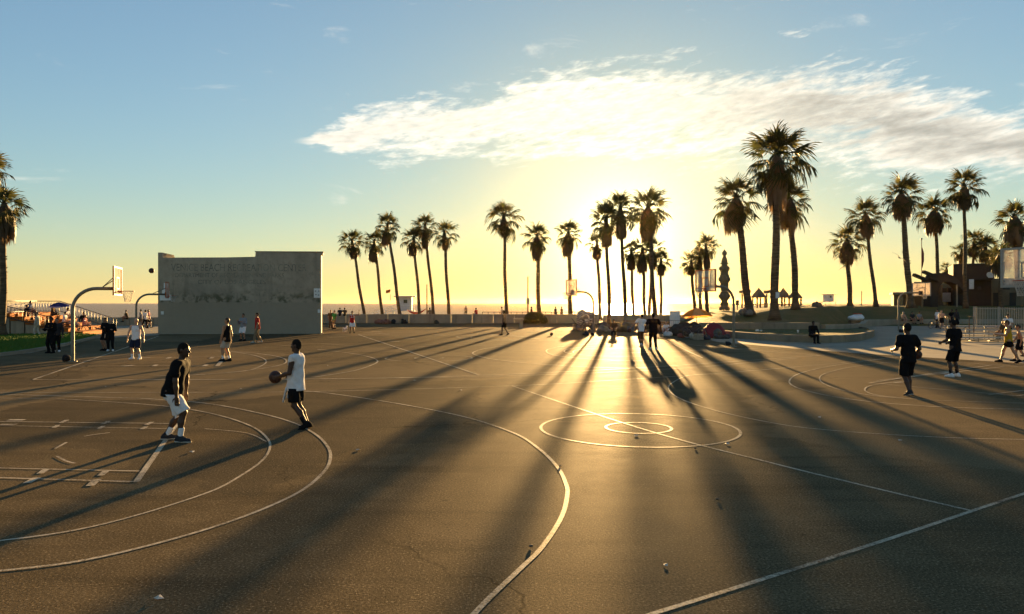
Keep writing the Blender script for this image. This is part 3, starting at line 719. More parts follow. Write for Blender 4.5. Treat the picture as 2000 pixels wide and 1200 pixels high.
# ------------------------------------------------------------------ left bleachers: stepped terrace with rails
TERR = simple('sun_glow_orange_tread', (0.32, 0.11, 0.028), 0.8, 0.3, 2.5, 0.2, 0.05)  # orange glow of the low sun put into the tread colour
BRK = simple('red_brick_wall', (0.28, 0.075, 0.035), 0.8, 0.2, 6, 0.3)
BL0, BLR = G(196, 652), R(100)
bl = thing('bleachers', 'orange terraced bleachers with black railings at far left', 'bleachers', BL0, BLR)
for i in range(6):
    MB().box((0, 0.5 + i * 0.95, 0.12 + i * 0.27), (6.6, 0.93, 0.24), bev=.012).build('riser', TERR, bl)
    MB().box((0, 0.46 + i * 0.95, 0.264 + i * 0.27), (6.7, 0.97, 0.045)).build('tread', TERR, bl)
    if i: MB().box((0, 0.53 + i * 0.95, i * 0.135 - 0.005), (6.5, 0.85, i * 0.27 - 0.02)).build('support', CONCW, bl)
MB().box((-2.6, 6.8, 0.68), (2.3, 1.9, 1.36), bev=.02).build('side_wall', BRK, bl)
MB().box((-2.6, 6.8, 1.40), (2.4, 2.0, 0.07)).build('coping', CONCW, bl)
def railing(parent, a, b, h, npk, z0a, z0b, name='railing'):
    a = Vector(a); b = Vector(b); r = MB()
    for q in (0.0, 1.0): r.tube([a + Vector((0, 0, z0a + h * q * .92 + .08 * (1 - q))), b + Vector((0, 0, z0b + h * q * .92 + .08 * (1 - q)))], 0.028, 6)
    rail = r.build(name, BLACKM, parent)
    me = MB().tube([(0, 0, 0.05), (0, 0, h * .94)], 0.016, 5).mesh('baluster', BLACKM)
    for i in range(npk + 1):
        f = i / npk; p = a.lerp(b, f); link('baluster', me, rail, (p.x, p.y, z0a + (z0b - z0a) * f))
railing(bl, (-3.5, 7.6, 0), (-3.5, 5.6, 0), 0.95, 9, 1.45, 1.45)
railing(bl, (-3.5, 5.6, 0), (-3.5, 2.2, 0), 0.95, 14, 1.45, 0.5)
railing(bl, (-3.3, 5.9, 0), (3.4, 5.9, 0), 0.95, 34, 1.62, 1.62)
railing(bl, (3.45, 5.8, 0), (3.45, 4.2, 0), 0.95, 8, 1.62, 1.62)
railing(bl, (3.45, 4.2, 0), (3.45, 0.0, 0), 0.95, 18, 1.62, 0.15)

# ------------------------------------------------------------------ aluminium bleachers and picket fence at right
SHPOST = simple('shelter_post', (0.24, 0.13, 0.06), 0.7, 0.2, 4, 0.2)
ab = thing('aluminium_bleachers', 'small aluminium bleachers in front of the picket fence at right', 'bleachers', G(1930, 668), R(-8))
for i in range(4):
    MB().box((0, i * 0.55, 0.25 + i * 0.22), (3.6, 0.26, 0.075)).build('seat_plank', GALV, ab)
    MB().box((0, i * 0.55 + 0.32, 0.10 + i * 0.22), (3.6, 0.2, 0.06)).build('foot_plank', GALV, ab)
for x in (-1.6, -0.55, 0.55, 1.6):
    f = MB(); f.tube([(x, -0.1, 0.02), (x, 1.9, 0.02)], 0.022, 6);
    for i in range(4): f.tube([(x, i * 0.55, 0.02), (x, i * 0.55, 0.23 + i * 0.22)], 0.02, 6)
    f.build('support_frame', POLE, ab)
br = MB(); br.tube([(-1.6, 1.6, 0.06), (-0.55, 1.6, 0.85)], 0.018, 6); br.tube([(0.55, 1.6, 0.85), (1.6, 1.6, 0.06)], 0.018, 6); br.build('cross_brace', POLE, ab)
for x in (-1.75, -0.4):
    MB().tube([(x, 0.9, 0.02), (x, 0.9, 1.5), (x, 1.5, 1.5), (x, 1.5, 0.02)], 0.025, 6).build('handrail', SHPOST, ab)
fl, fr = G(1902, 645), G(2060, 651)
fe = thing('picket_fence', 'tall grey metal picket fence behind the aluminium bleachers', 'fence', fl, math.atan2(fr.y - fl.y, fr.x - fl.x)); L = (fr - fl).length
fh = 1.98; mp = MB().box((0, 0, fh / 2), (0.035, 0.035, fh - 0.12)).mesh('picket', GALV); npk = int(L / 0.15)
for i in range(npk): link('picket', mp, fe, (0.2 + i * 0.15, 0, 0.06))
MB().box((L / 2, 0.0, 0.16), (L, 0.05, 0.05)).build('rail', GALV, fe); MB().box((L / 2, 0.0, fh - 0.12), (L, 0.05, 0.05)).build('rail', GALV, fe)
mp = MB().box((0, 0, fh / 2 + .02), (0.09, 0.09, fh + .06)).mesh('post', GALV)
for i in range(4): link('post', mp, fe, (i * L / 3, 0, 0))
link('post', mp, fe, (0.26, -0.1, 0))

# ------------------------------------------------------------------ buildings at the right edge
STUC = mat_concrete('dark_stucco', (0.19, 0.155, 0.10), 0.8, 0.3); DARKC = mat_concrete('dark_cladding', (0.045, 0.045, 0.04), 0.8, 0.2)
TILEC = mat_concrete('tan_block', (0.17, 0.13, 0.08), 1.0, 0.3)
def mat_glass():
    m, nn = new_mat('window_glass'); finish(nn, (0.03, 0.04, 0.035, 1), 0.08, spec=0.6); return m
GLASS = mat_glass(); GREENP = simple('green_panel', (0.12, 0.17, 0.13), 0.5, 0.2, 3, 0.1)
def bld(px0, px1, py0, py1, Y, depth, parent, name, m, base=None):
    "a block whose front spans these pixels at distance Y, turned to face the court"
    a = at(px0, py0, Y); b = at(px1, py1, Y); z0 = b.z if base is None else base; xm = (a.x + b.x) / 2; az_ = math.atan2(xm, Y) * 0.85
    return MB().box((xm + math.sin(az_) * depth / 2, Y + math.cos(az_) * depth / 2, (a.z + z0) / 2), ((b.x - a.x) * math.cos(az_), depth, a.z - z0), rz=-az_, bev=.03).build(name, m, parent)
rc = thing('recreation_building', 'low brown building with a tall dark upper block at right edge', 'building')
bld(1896, 2150, 546, 606, 90, 12, rc, 'wall', STUC); bld(1863, 1934, 515, 606, 93, 9, rc, 'upper_block', DARKC)
bld(1893, 1938, 543, 547, 89.6, 12.6, rc, 'parapet', DARKC); bld(1940, 2150, 543, 546, 89.7, 12.6, rc, 'parapet', STUC)
for (x0, x1, y0, y1) in [(1910, 1916, 560, 566), (1955, 1972, 560, 566), (1984, 1990, 562, 566)]: bld(x0, x1, y0, y1, 89.9, 0.12, rc, 'vent_opening', BLACKM)
for (x0, x1, y0, y1) in [(1940, 1952, 572, 604), (1972, 1984, 572, 604)]:
    d_ = bld(x0, x1, y0, y1, 89.88, 0.14, rc, 'door', DARKC); bld(x0 + 9, x0 + 10, 588, 591, 89.84, .05, d_, 'handle', GALV)
bld(1893, 1902, 546, 565, 89.85, 0.1, rc, 'sign_panel', WHITEP)
dsh = at(1932, 539, 89.5); ds = thing('satellite_dish', 'small pale satellite dish on the brown building roof', 'satellite dish', dsh)
MB().lathe([(0.02, 0.0), (0.25, 0.05), (0.42, 0.18), (0.40, 0.2), (0.2, 0.08)], 16).build('dish', WHITEP, ds).rotation_euler = (R(70), 0, 0); MB().tube([(0, 0.1, -0.45), (0, 0.05, 0)], 0.04, 6).build('mast', GALV, ds)
kb = thing('kiosk_building', 'small flat-roofed kiosk with dark shutters beside the tall right palm', 'building')
bld(1746, 1786, 575, 606, 92, 5, kb, 'wall', TILEC); bld(1744, 1788, 571, 576, 91.4, 6.4, kb, 'roof', CONCW)
for (x0, x1) in [(1752, 1764), (1767, 1782)]: 
    s_ = bld(x0, x1, 580, 597, 91.9, .15, kb, 'window', GLASS); bld(x0 - 1, x1 + 1, 597, 598.5, 91.7, .3, s_, 'sill', CONCW)
tb = thing('tan_building', 'tan stepped building with lit posters and green glazing behind the arch', 'building')
bld(1785, 1800, 551, 606, 94, 6, tb, 'tower', TILEC); bld(1799, 1840, 557, 606, 95, 6, tb, 'wall', TILEC); bld(1834, 1893, 553, 606, 97, 6, tb, 'hall', GREENP)
for (x0, x1, y0, y1) in [(1798, 1806, 570, 590), (1808, 1816, 571, 588)]: bld(x0, x1, y0, y1, 93.8, .1, tb, 'poster', simple('faded_poster', (0.5, 0.38, 0.2), 0.6, 0.5, 3, 0.1))
for i in range(4):
    w_ = bld(1838 + i * 13.5, 1849 + i * 13.5, 563, 602, 96.9, .14, tb, 'window', GLASS); bld(1837.2 + i * 13.5, 1838.2 + i * 13.5, 561, 604, 96.8, .2, w_, 'mullion', TILEC)
bld(1841, 1857, 572, 590, 96.7, .1, tb, 'notice', WHITEP)
# arched concrete gateway with jutting beam ends
ga = thing('gateway_arch', 'dark curved concrete gateway arch with jutting beam ends', 'arch')
outer = [(1818, 606), (1818, 546), (1826, 534), (1846, 533), (1862, 539), (1874, 549), (1886, 561), (1893, 565), (1893, 606)]
innr = [(1888, 606), (1887, 574), (1880, 567), (1868, 556), (1856, 551), (1844, 551), (1836, 558), (1833, 572), (1832, 606)]
pts = [at(x, y, 88) for x, y in outer + innr]; k = len(pts); mb = MB()
mb.add([(p.x, 88, p.z) for p in pts] + [(p.x, 89.6, p.z) for p in pts], [((i + 1) % k, i, k + i, k + (i + 1) % k) for i in range(k)] +
       [f for i in range(8) for f in ((i, i + 1, k - 2 - i, k - 1 - i), (k + i + 1, k + i, 2 * k - 1 - i, 2 * k - 2 - i))])
mb.build('arch', DARKC, ga)
for (x, y, yy) in [(1813, 535, 87.2), (1794, 541, 87.6), (1824, 545, 87.3)]:
    p = at(x, y, yy); MB().box((p.x, yy, p.z), (1.3, 0.5, 0.34), ry=R(22)).build('beam_end', DARKC, ga)
bld(1800, 1830, 547, 551, 87.7, 1.2, ga, 'cross_beam', DARKC)
bld(1868, 1870.5, 556, 606, 87.6, .3, ga, 'pillar', CONCW); bld(1800, 1803, 550, 606, 87.8, .3, ga, 'pillar', TILEC)

# ------------------------------------------------------------------ lifeguard towers
HUT = simple('hut_white', (0.55, 0.56, 0.55), 0.6, 0.12, 4, 0.15); HUTR = simple('hut_roof', (0.33, 0.33, 0.31), 0.7, 0.15, 4, 0.2)
def tower(label, px, py, Y, s_=1.0, ramp=-1):
    p = at(px, py, Y); t = thing('lifeguard_tower', label, 'lifeguard tower', p, R(6)); q = s_
    MB().box((0, 0, 1.55 * q), (4.6 * q, 4.4 * q, 0.14 * q)).build('deck', HUT, t)
    MB().box((0.3 * q, 0.2 * q, 3.0 * q), (2.9 * q, 2.9 * q, 2.75 * q), bev=.03).build('cabin', HUT, t)
    MB().box((0.3 * q, 0.1 * q, 4.5 * q), (4.4 * q, 4.2 * q, 0.16 * q), rx=R(2)).build('roof', HUTR, t)
    wn = MB().box((0.45 * q, -1.27 * q, 3.45 * q), (0.75 * q, 0.06 * q, 0.7 * q)).build('window', GLASS, t)
    MB().box((0.45 * q, -1.30 * q, 3.06 * q), (0.95 * q, 0.1 * q, 0.07 * q)).build('sill', HUT, wn)
    for (x, y) in ((-2, -1.9), (2, -1.9), (-2, 1.9), (2, 1.9)): MB().box((x * q, y * q, 0.75 * q), (0.18 * q, 0.18 * q, 1.5 * q)).build('stilt', HUT, t)
    r = MB(); r.box((ramp * 4.2 * q, -1.2 * q, 0.78 * q), (4.2 * q, 1.1 * q, 0.1 * q), ry=ramp * R(21)); r.build('ramp', HUT, t)
    rl = MB()
    for z in (2.1, 2.6):
        rl.tube([(-2.2 * q, -2.1 * q, z * q), (2.2 * q, -2.1 * q, z * q)], .05 * q, 5); rl.tube([(2.2 * q, -2.1 * q, z * q), (2.2 * q, 2.1 * q, z * q)], .05 * q, 5)
        rl.tube([(ramp * 2.2 * q, -1.7 * q, z * q), (ramp * 6.2 * q, -1.7 * q, (z - 1.5) * q)], .05 * q, 5)
    for x in (-2.2, -0.8, 0.8, 2.2): rl.tube([(x * q, -2.1 * q, 1.6 * q), (x * q, -2.1 * q, 2.6 * q)], .05 * q, 5)
    for f_ in (0.0, 0.33, 0.66, 1.0): rl.tube([(ramp * (2.2 + 4 * f_) * q, -1.7 * q, (1.6 - 1.5 * f_) * q), (ramp * (2.2 + 4 * f_) * q, -1.7 * q, (2.6 - 1.5 * f_) * q)], .05 * q, 5)
    rl.build('railing', HUT, t)
    return t
lt = tower('white lifeguard tower with ramp on the beach behind the left palms', 788, 622, 118, 0.78)
MB().tube([(-2.0, -1.2, 2.8), (-2.0, -1.2, 4.6)], .035, 5).build('flag_pole', BLACKM, lt)
mb = MB(); vs = []
for i in range(6):
    for j in range(4): vs.append((-2.0 - i * .14, -1.2 + .08 * math.sin(i * 1.4), 4.6 - j * .16 - .03 * i))
mb.add(vs, [(i * 4 + j, i * 4 + j + 1, i * 4 + 5 + j, i * 4 + 4 + j) for i in range(5) for j in range(3)], True); mb.build('flag', simple('orange_flag', (0.6, 0.16, 0.03), 0.8), lt)
tower('small far lifeguard tower on the beach right of the pyramid roofs', 1617, 597.5, 190, 0.66, -1)

# ------------------------------------------------------------------ sculpture column, shelters, poles
def column():
    STONE = mat_concrete('carved_stone', (0.24, 0.185, 0.11), 3.0, 0.5); p = at(1415, 606, 68)
    t = thing('sculpture_column', 'tall carved stone column of stacked bulbs with an onion finial', 'sculpture', p); s_ = 68 / F
    prof = [(606, 8.8), (600, 7.0), (590, 6.0), (587, 6.2), (584, 8.6), (578, 9.6), (573, 8.6), (570, 5.8), (566, 7.0), (560, 7.2), (556, 6.0), (552, 8.8), (545, 9.8), (538, 8.8), (535, 5.6), (530, 7.6), (525, 8.6), (521, 7.8), (518, 5.4), (515, 6.0)]
    MB().lathe([(r * s_, (606 - y) * s_) for y, r in prof], 14).build('shaft', STONE, t)
    MB().lathe([(r * s_, (606 - y) * s_) for y, r in [(515, 5.6), (511, 6.3), (508, 5.6), (503, 3.6), (500, 2.6)]], 12).build('capital', STONE, t)
    MB().lathe([(r * s_, (606 - y) * s_) for y, r in [(500, 2.4), (498, 4.4), (495, 5.0), (492, 4.0), (489.5, 1.6), (487, 0.3)]], 12).build('finial', STONE, t)
    bs = MB()
    for (y, rr) in ((579, 9.2), (546, 9.4), (525, 8.2), (603, 8.2)):
        for k_ in range(9): a_ = k_ * 2 * math.pi / 9; bs.sphere((rr * s_ * math.cos(a_), rr * s_ * math.sin(a_), (606 - y) * s_), (.11, .11, .2), 7, 5)
    for y in (594, 563, 556, 530):
        for k_ in range(14): a_ = k_ * 2 * math.pi / 14; bs.box((6.9 * s_ * math.cos(a_), 6.9 * s_ * math.sin(a_), (606 - y) * s_), (.07, .07, .28), rz=a_)
    bs.build('carving', STONE, t)
    for y in (571, 553, 535, 515): MB().torus((0, 0, (606 - y) * s_), 7.6 * s_, 0.05, n=18).build('ring_moulding', STONE, t)
column()
SHROOF = simple('shelter_roof', (0.20, 0.13, 0.075), 0.7, 0.2, 4, 0.2)
def shelter(label, px, half, py_t, py_e, Y):
    p = at(px, 606, Y); t = thing('play_shelter', label, 'shelter', p, R(12), 'play shelters on the beach'); s_ = Y / F
    h = (606 - py_e) * s_; ht = (606 - py_t) * s_; a = half * s_ * 0.80
    MB().add([(-a, -a, h), (a, -a, h), (a, a, h), (-a, a, h), (0, 0, ht), (-a, -a, h - .12), (a, -a, h - .12), (a, a, h - .12), (-a, a, h - .12)], [(0, 1, 4), (1, 2, 4), (2, 3, 4), (3, 0, 4), (5, 8, 7, 6), (0, 5, 6, 1), (1, 6, 7, 2), (2, 7, 8, 3), (3, 8, 5, 0)]).build('roof', SHROOF, t)
    me = MB().box((0, 0, h / 2 - .05), (0.16, 0.16, h - .1)).mesh('post', SHPOST)
    for sx in (-1, 1):
        for sy in (-1, 1): link('post', me, t, (sx * a * .8, sy * a * .8, 0))
    MB().box((0, 0, h * 0.42), (a * 1.7, a * 1.7, 0.1)).build('platform', SHPOST, t)
shelter('leftmost steep pyramid-roofed play shelter, left of the big palm trunk', 1482, 13, 562, 580, 100)
shelter('pyramid-roofed play shelter just right of the big palm trunk', 1530, 12, 562, 580, 100)
shelter('rightmost pyramid-roofed play shelter behind the leaning palm trunk', 1553, 12, 564, 581, 98)
shelter('pyramid-roofed play shelter half hidden behind the big palm trunk', 1516, 11, 562, 579, 108)
for (lab, px) in [('flat-roofed lean-to on posts left of the pyramid roofs', 1455), ('flat-roofed lean-to on posts between the pyramid roofs', 1503)]:
    p = at(px, 606, 104); t = thing('lean_to', lab, 'shelter', p); s_ = 104 / F
    MB().box((0, 0, 36 * s_), (16 * s_, 1.6, 6 * s_), ry=R(-4)).build('roof', SHROOF, t)
    for x in (-5.5, 5.5): MB().box((x * s_, 0, 16 * s_), (.18, .18, 32 * s_)).build('post', SHPOST, t)
def pole(name, label, px, py0, py1, Y, r=0.06, cat='pole'):
    a = at(px, py1, Y); b = at(px, py0, Y); t = thing(name, label, cat, a)
    MB().tube([(0, 0, 0), (0, 0, b.z - a.z)], [r, r * .75], 8).build('shaft', SHPOST, t); return t
pole('pole', 'bare wooden pole beside the red hammock', 834, 556, 630, 96, .10)
t = pole('pole', 'tall pole with a small box on it, left of the planted shrub', 1031, 541, 630, 93, .10); z_ = (630 - 589) * 93 / F
MB().box((0, -.1, z_), (.42, .3, .75)).build('junction_box', GALV, t); MB().box((0, 0, 89 * 93 / F), (.22, .22, .1)).build('cap', GALV, t)
t = pole('flag_pole', 'slim flag pole with a furled flag between right-hand palms', 1800, 467, 606, 88, .05, 'flag pole')
MB().tube([(.06, 0, (606 - 484) * 88 / F), (.14, 0, (606 - 495) * 88 / F), (.16, 0, (606 - 510) * 88 / F), (.06, 0, (606 - 523) * 88 / F)], [.04, .14, .12, .05], 6).build('furled_flag', simple('furled_flag_cloth', (.25, .06, .05), .8, .6, 8), t)
MB().sphere((0, 0, 139 * 88 / F), .12).build('finial', GALV, t)
t = pole('sign_post', 'small rectangular sign on a post right of the stone column', 1440, 590, 606, 75, .05, 'sign'); MB().box((0, 0, 14.5 * 75 / F), (.33, .05, .5)).build('sign_plate', BLACKM, t)
pole('pole', 'thin post on the beach between the two slim right-hand palms', 1683, 569, 600, 100, .07)

# hammock, concrete drinking block, shrub, beach railing
ha, hb_ = at(795, 606, 95), at(832, 604, 95); hm = thing('hammock', 'red hammock slung between a palm and a bare pole', 'hammock', ha); vs = []
for i in range(13):
    f_ = i / 12; x = f_ * (hb_.x - ha.x); zc = -.62 * 4 * f_ * (1 - f_) + f_ * (hb_.z - ha.z); wv = .08 + .42 * math.sin(math.pi * f_)
    for j in range(5): q = j / 4 - .5; vs.append((x, q * 1.2, zc + wv * abs(q) * 1.1))
MB().add(vs, [(i * 5 + j, i * 5 + j + 1, i * 5 + 6 + j, i * 5 + 5 + j) for i in range(12) for j in range(4)], True).build('cloth', simple('hammock_cloth', (.45, .05, .035), .8), hm)
p = G(1018, 642); t = thing('drinking_fountain', 'T-shaped concrete drinking fountain before the sea wall', 'drinking fountain', p)
MB().box((0, 0, .38), (.32, .36, .76), bev=.02).build('pedestal', CONCW, t); MB().box((-.25, 0, .84), (1.0, .5, .16), bev=.03).build('basin', CONCW, t)
# ------------------------------------------------------------------ fan palms
def mat_leaf(name, c1, c2, tl=0.35):
    m, nn = new_mat(name)
    oi = nn.n('ShaderNodeObjectInfo').outputs['Random']; p = nn.n('ShaderNodeTexCoord').outputs['Object']
    c = nn.mix(nn.ramp(nn.m('ADD', nn.m('MULTIPLY', oi, .6), nn.m('MULTIPLY', nn.noise(p, 3, 3), .4)), .15, .85, smooth=False), C4(c1), C4(c2))
    d = nn.n('ShaderNodeBsdfPrincipled'); nn.put(d.inputs['Base Color'], c); d.inputs['Roughness'].default_value = .55; d.inputs['Specular IOR Level'].default_value = .3
    t = nn.n('ShaderNodeBsdfTranslucent'); nn.put(t.inputs[0], nn.vm('SCALE', c, sc_=1.6)); x = nn.n('ShaderNodeMixShader', i_0=tl)
    nn.t.links.new(d.outputs[0], x.inputs[1]); nn.t.links.new(t.outputs[0], x.inputs[2]); o = nn.n('ShaderNodeOutputMaterial'); nn.t.links.new(x.outputs[0], o.inputs[0])
    return m
LEAF = mat_leaf('palm_leaf', (0.034, 0.044, 0.012), (0.078, 0.072, 0.024), .32); DEAD = mat_leaf('dead_palm_leaf', (0.085, 0.055, 0.028), (0.16, 0.10, 0.048), .22)
def mat_trunk():
    m, nn = new_mat('palm_trunk'); p = nn.n('ShaderNodeTexCoord').outputs['Object']
    rings = nn.noise(nn.vm('MULTIPLY', p, (1.5, 1.5, 9)), 1.0, 5, .65); f = nn.noise(nn.vm('MULTIPLY', p, (9, 9, 22)), 1.0, 4)
    finish(nn, nn.mix(nn.ramp(rings, .3, .7), (.055, .038, .022, 1), (.15, .105, .062, 1)), .85, nn.m('ADD', rings, nn.m('MULTIPLY', f, .6)), .9, .05, .2)
    return m
TRUNK = mat_trunk()
def frond_mesh(seed, droop, ragged):
    "one fan leaf along +X: stalk, pleated blade, split drooping tips"
    r = random.Random(seed); mb = MB(); n_ = 17
    st = [(0, 0, 0), (.5, 0, .05), (1.0, 0, .02 - droop * .12)]
    for a, b in zip(st[:-1], st[1:]): mb.add([(a[0], -.022, a[2]), (a[0], .022, a[2]), (b[0], .018, b[2]), (b[0], -.018, b[2])], [(0, 1, 2, 3)])
    hub = Vector(st[-1]); span = R(105); inn = []
    def pt(ang, rad, pleat):
        x = rad * math.cos(ang); y = rad * math.sin(ang)
        z = -droop * .42 * rad ** 2 - .28 * abs(math.sin(ang)) * rad + pleat
        return hub + Vector((x * (1 - .10 * droop * rad), y, z))
    angs = [-span + 2 * span * i / n_ for i in range(n_ + 1)]
    lens = []
    for i in range(n_): lens.append((1.12 - .30 * (abs(i - n_ / 2 + .5) / (n_ / 2)) ** 2) * r.uniform(.86, 1.1) * (r.uniform(.55, 1) if r.random() < ragged else 1))
    for i in range(n_):
        a0, a1 = angs[i], angs[i + 1]; am = (a0 + a1) / 2; L = lens[i]; s_ = .47 * L
        v0 = hub; v1 = pt(a0, s_, .02); v2 = pt(am, s_ * 1.02, -.03); v3 = pt(a1, s_, .02); mid = pt(am, L * .85, -.05 * (1 + 2.4 * droop))
        tip = pt(am + r.uniform(-.05, .05), L, -.08 - .34 * droop - r.uniform(0, .10 + .3 * droop))
        q1 = v1.lerp(mid, .55); q3 = v3.lerp(mid, .55)
        mb.add([v0, v1, v2, v3, q1, mid, q3, tip], [(0, 1, 2), (0, 2, 3), (1, 4, 5, 2), (2, 5, 6, 3), (4, 7, 5), (5, 7, 6)])
    return mb.mesh('frond', LEAF)
FR_UP = [frond_mesh(i, .15, .15) for i in range(3)]; FR_MID = [frond_mesh(10 + i, .55, .2) for i in range(3)]; FR_LOW = [frond_mesh(20 + i, 1.0, .3) for i in range(3)]
def skirt_mesh(seed, neck, bell=False):
    "hanging thatch of dead leaves, unit length downwards, unit radius"
    r = random.Random(seed); mb = MB()
    prof = [(.20, .02), (.34, -.12), (.56, -.30), (.78, -.48), (.90, -.64), (.80, -.80), (.5, -.92), (.25, -.95)] if neck else [(.25, .02), (.58, -.10), (.84, -.28), (.90, -.50), (.72, -.74), (.45, -.90), (.25, -.96)]
    if bell: prof = [(.30, .05), (.60, -.12), (.82, -.30), (.88, -.48), (.72, -.66), (.42, -.78), (.2, -.84)]
    mb.lathe(prof, 12, jit=.14, rnd=r)
    def pr(z):
        for (r0, z0), (r1, z1) in zip(prof[:-1], prof[1:]):
            if z0 >= z >= z1: return r0 + (r1 - r0) * (z0 - z) / (z0 - z1)
        return .3
    for i in range(340 if bell else 260):
        a = r.uniform(0, 2 * math.pi); u = r.random(); z = -.05 - (.66 if bell else .75) * (u if not bell else u ** .7); rad = pr(z) * r.uniform(.95, 1.14) + .03
        L = r.uniform(.16, .44) if bell else r.uniform(.12, .32); wd = r.uniform(.05, .11); fl_ = r.uniform(-.03, .07); ca, sa = math.cos(a), math.sin(a)
        b0 = Vector((ca * rad * .9, sa * rad * .9, z + .05)); m_ = Vector((ca * (rad + fl_), sa * (rad + fl_), z - L * .55)); t_ = Vector((ca * (rad + fl_ * .4) * .95, sa * (rad + fl_ * .4) * .95, z - L)); s_ = Vector((-sa, ca, 0)) * wd
        mb.add([b0 - s_ * .5, b0 + s_ * .5, m_ + s_, m_ - s_, t_], [(0, 1, 2, 3), (3, 2, 4)])
    return mb.mesh('skirt', DEAD)
SKIRTS = [skirt_mesh(i, True) for i in range(4)]; SKIRTF = [skirt_mesh(9 + i, False) for i in range(3)]; SKIRTB = [skirt_mesh(19 + i, False, True) for i in range(3)]
def crown_mesh(seed):
    r = random.Random(seed); mb = MB(); mb.lathe([(.16, -.5), (.22, -.2), (.2, .1), (.08, .4)], 8, jit=.15, rnd=r)
    for i in range(16):
        a = r.uniform(0, 6.28); e = R(r.uniform(20, 85)); d = Vector((math.cos(a) * math.cos(e), math.sin(a) * math.cos(e), math.sin(e))); mb.tube([d * .1, d * r.uniform(.5, 1.0)], [.035, .012], 4, smooth=False)
    return mb.mesh('crown', LEAF)
CROWN = crown_mesh(1)
GA = math.pi * (3 - math.sqrt(5))
def palm(label, bpx, bpy, Y, cpx, cpy, topy, skb, rpx, tw=None, nf=30, skw=None, group='fan palms along the beach', bz=None, seed=0, low=.55, bend=0.0):
    """base pixel, distance, crown centre pixel, crown top row, skirt bottom row, crown radius in pixels"""
    r = random.Random(seed * 17 + int(cpx) + int(cpy)); base = at(bpx, bpy, Y)
    if bz is not None: base.z = bz
    top = at(cpx, cpy, Y + r.uniform(-.5, .5)); s_ = Y / F
    t = thing('palm_tree', label, 'palm tree', base, 0, group); tv = top - base
    rt = (tw if tw else 7.0) * s_ / 2 * .9; pts = []; rs = []; n_ = 26
    for i in range(n_ + 1):
        f_ = i / n_; q = Vector((tv.x * (f_ ** 1.0 + bend * f_ * (1 - f_)), tv.y * f_, tv.z * f_)); q.x += .05 * math.sin(f_ * 9 + seed); pts.append(q)
        fl_ = 1 + .75 * max(0, 1 - f_ * 9) ** 2
        rs.append(rt * fl_ * (1.12 - .32 * f_) * (1 + r.uniform(-.05, .05)))
    tb_ = MB(); tb_.tube(pts, rs, 10)
    for i in range(int(46 if tw and tw > 11 else 16)):                    # old leaf stubs on the stem
        f_ = r.uniform(.25, .95); j = f_ * n_; k0 = min(n_ - 1, int(j)); p = pts[k0].lerp(pts[k0 + 1], j - k0); a = r.uniform(0, 6.28); d = Vector((math.cos(a), math.sin(a), 0)); rr = rs[k0]
        tb_.add([p + d * rr * .9 + Vector((0, 0, -.08)), p + d * (rr * 1.2 + .06) + Vector((0, 0, r.uniform(-.02, .16))), p + d.cross(Vector((0, 0, 1))) * .07 + d * rr * .95, p - d.cross(Vector((0, 0, 1))) * .07 + d * rr * .95], [(0, 2, 1), (0, 1, 3), (2, 3, 1)])
    pass
    tb_.build('trunk', TRUNK, t)
    Rc = rpx * s_; k_ = Rc / 1.85; crown = link('crown', CROWN, t, tv); crown.scale = (max(k_, .5),) * 3
    cs = max(k_, .5); nf = int(nf * r.uniform(.9, 1.12)); gap = r.uniform(0, 6.28)
    for i in range(nf):
        u = (i + .5) / nf; el_ = R(88 - (88 + 30 + 38 * low) * u ** .88 + r.uniform(-9, 9)); az_ = i * GA + r.uniform(-.25, .25)
        src = FR_UP if u < .42 else (FR_MID if u < .72 else FR_LOW); fo = link('frond', r.choice(src), crown); L = r.uniform(.74, 1.10)
        fo.rotation_euler = (r.uniform(-.5, .5), -el_, az_); fo.location = (0, 0, -.35 * u); fo.scale = (L * (.92 if u < .25 else (.82 if u > .75 else 1)), L, L)
    skl = (skb - (cpy + .04 * rpx)) * s_; sw = (skw or rpx * .45) * s_ * r.uniform(.70, .90)
    if skl > .3:
        f_ = 1 - skl / tv.length * .5; sk = link('skirt', SKIRTB[seed % 3] if low >= .9 else SKIRTF[seed % 3] if low >= .8 else SKIRTS[seed % 4], t, tv + Vector((0, 0, -.04 * Rc))); sk.scale = (sw, sw, skl)
        dirv = (pts[-1] - pts[max(0, int(n_ * (1 - skl / tv.length)) - 1)]).normalized(); sk.rotation_euler = (dirv.to_track_quat('Z', 'Y')).to_euler(); sk.rotation_euler.z += seed
    return t
g1 = 'slim palms behind the sea wall'
palm('leftmost of the six slim palms behind the sea wall, leaning left', 713, 632, 94, 688, 472, 446, 508, 27, 6.5, 26, 11, g1, 0.1, 1)
palm('second slim palm from the left behind the sea wall, short with low skirt', 748, 632, 94, 731, 472, 448, 515, 26, 6.5, 26, 11, g1, 0.1, 2)
palm('tallest strongly leaning palm beside the lifeguard tower', 783, 632, 92, 757, 440, 415, 482, 28, 7, 28, 10, g1, 0.1, 3)
palm('left palm of the close trio right of the lifeguard tower', 821, 632, 93, 808, 466, 443, 503, 28, 6.5, 26, 10, g1, 0.1, 4)
palm('middle and tallest palm of the close trio right of the lifeguard tower', 848, 632, 95, 830, 440, 415, 490, 27, 6.5, 28, 9, g1, 0.1, 5)
palm('right palm of the close trio, its lowest fronds drooping', 877, 632, 94, 868, 455, 428, 492, 27, 7, 24, 9, g1, 0.1, 6)
palm('lone tall palm with thin straggly crown left of the sun', 989, 632, 92, 984, 425, 383, 464, 37, 7.5, 28, 12, g1, 0.1, 7, .9)
palm('sturdy palm with a full skirt above the planted shrub', 1053, 632, 90, 1049, 462, 427, 512, 30, 9, 28, 13, g1, 0.1, 8, .8)
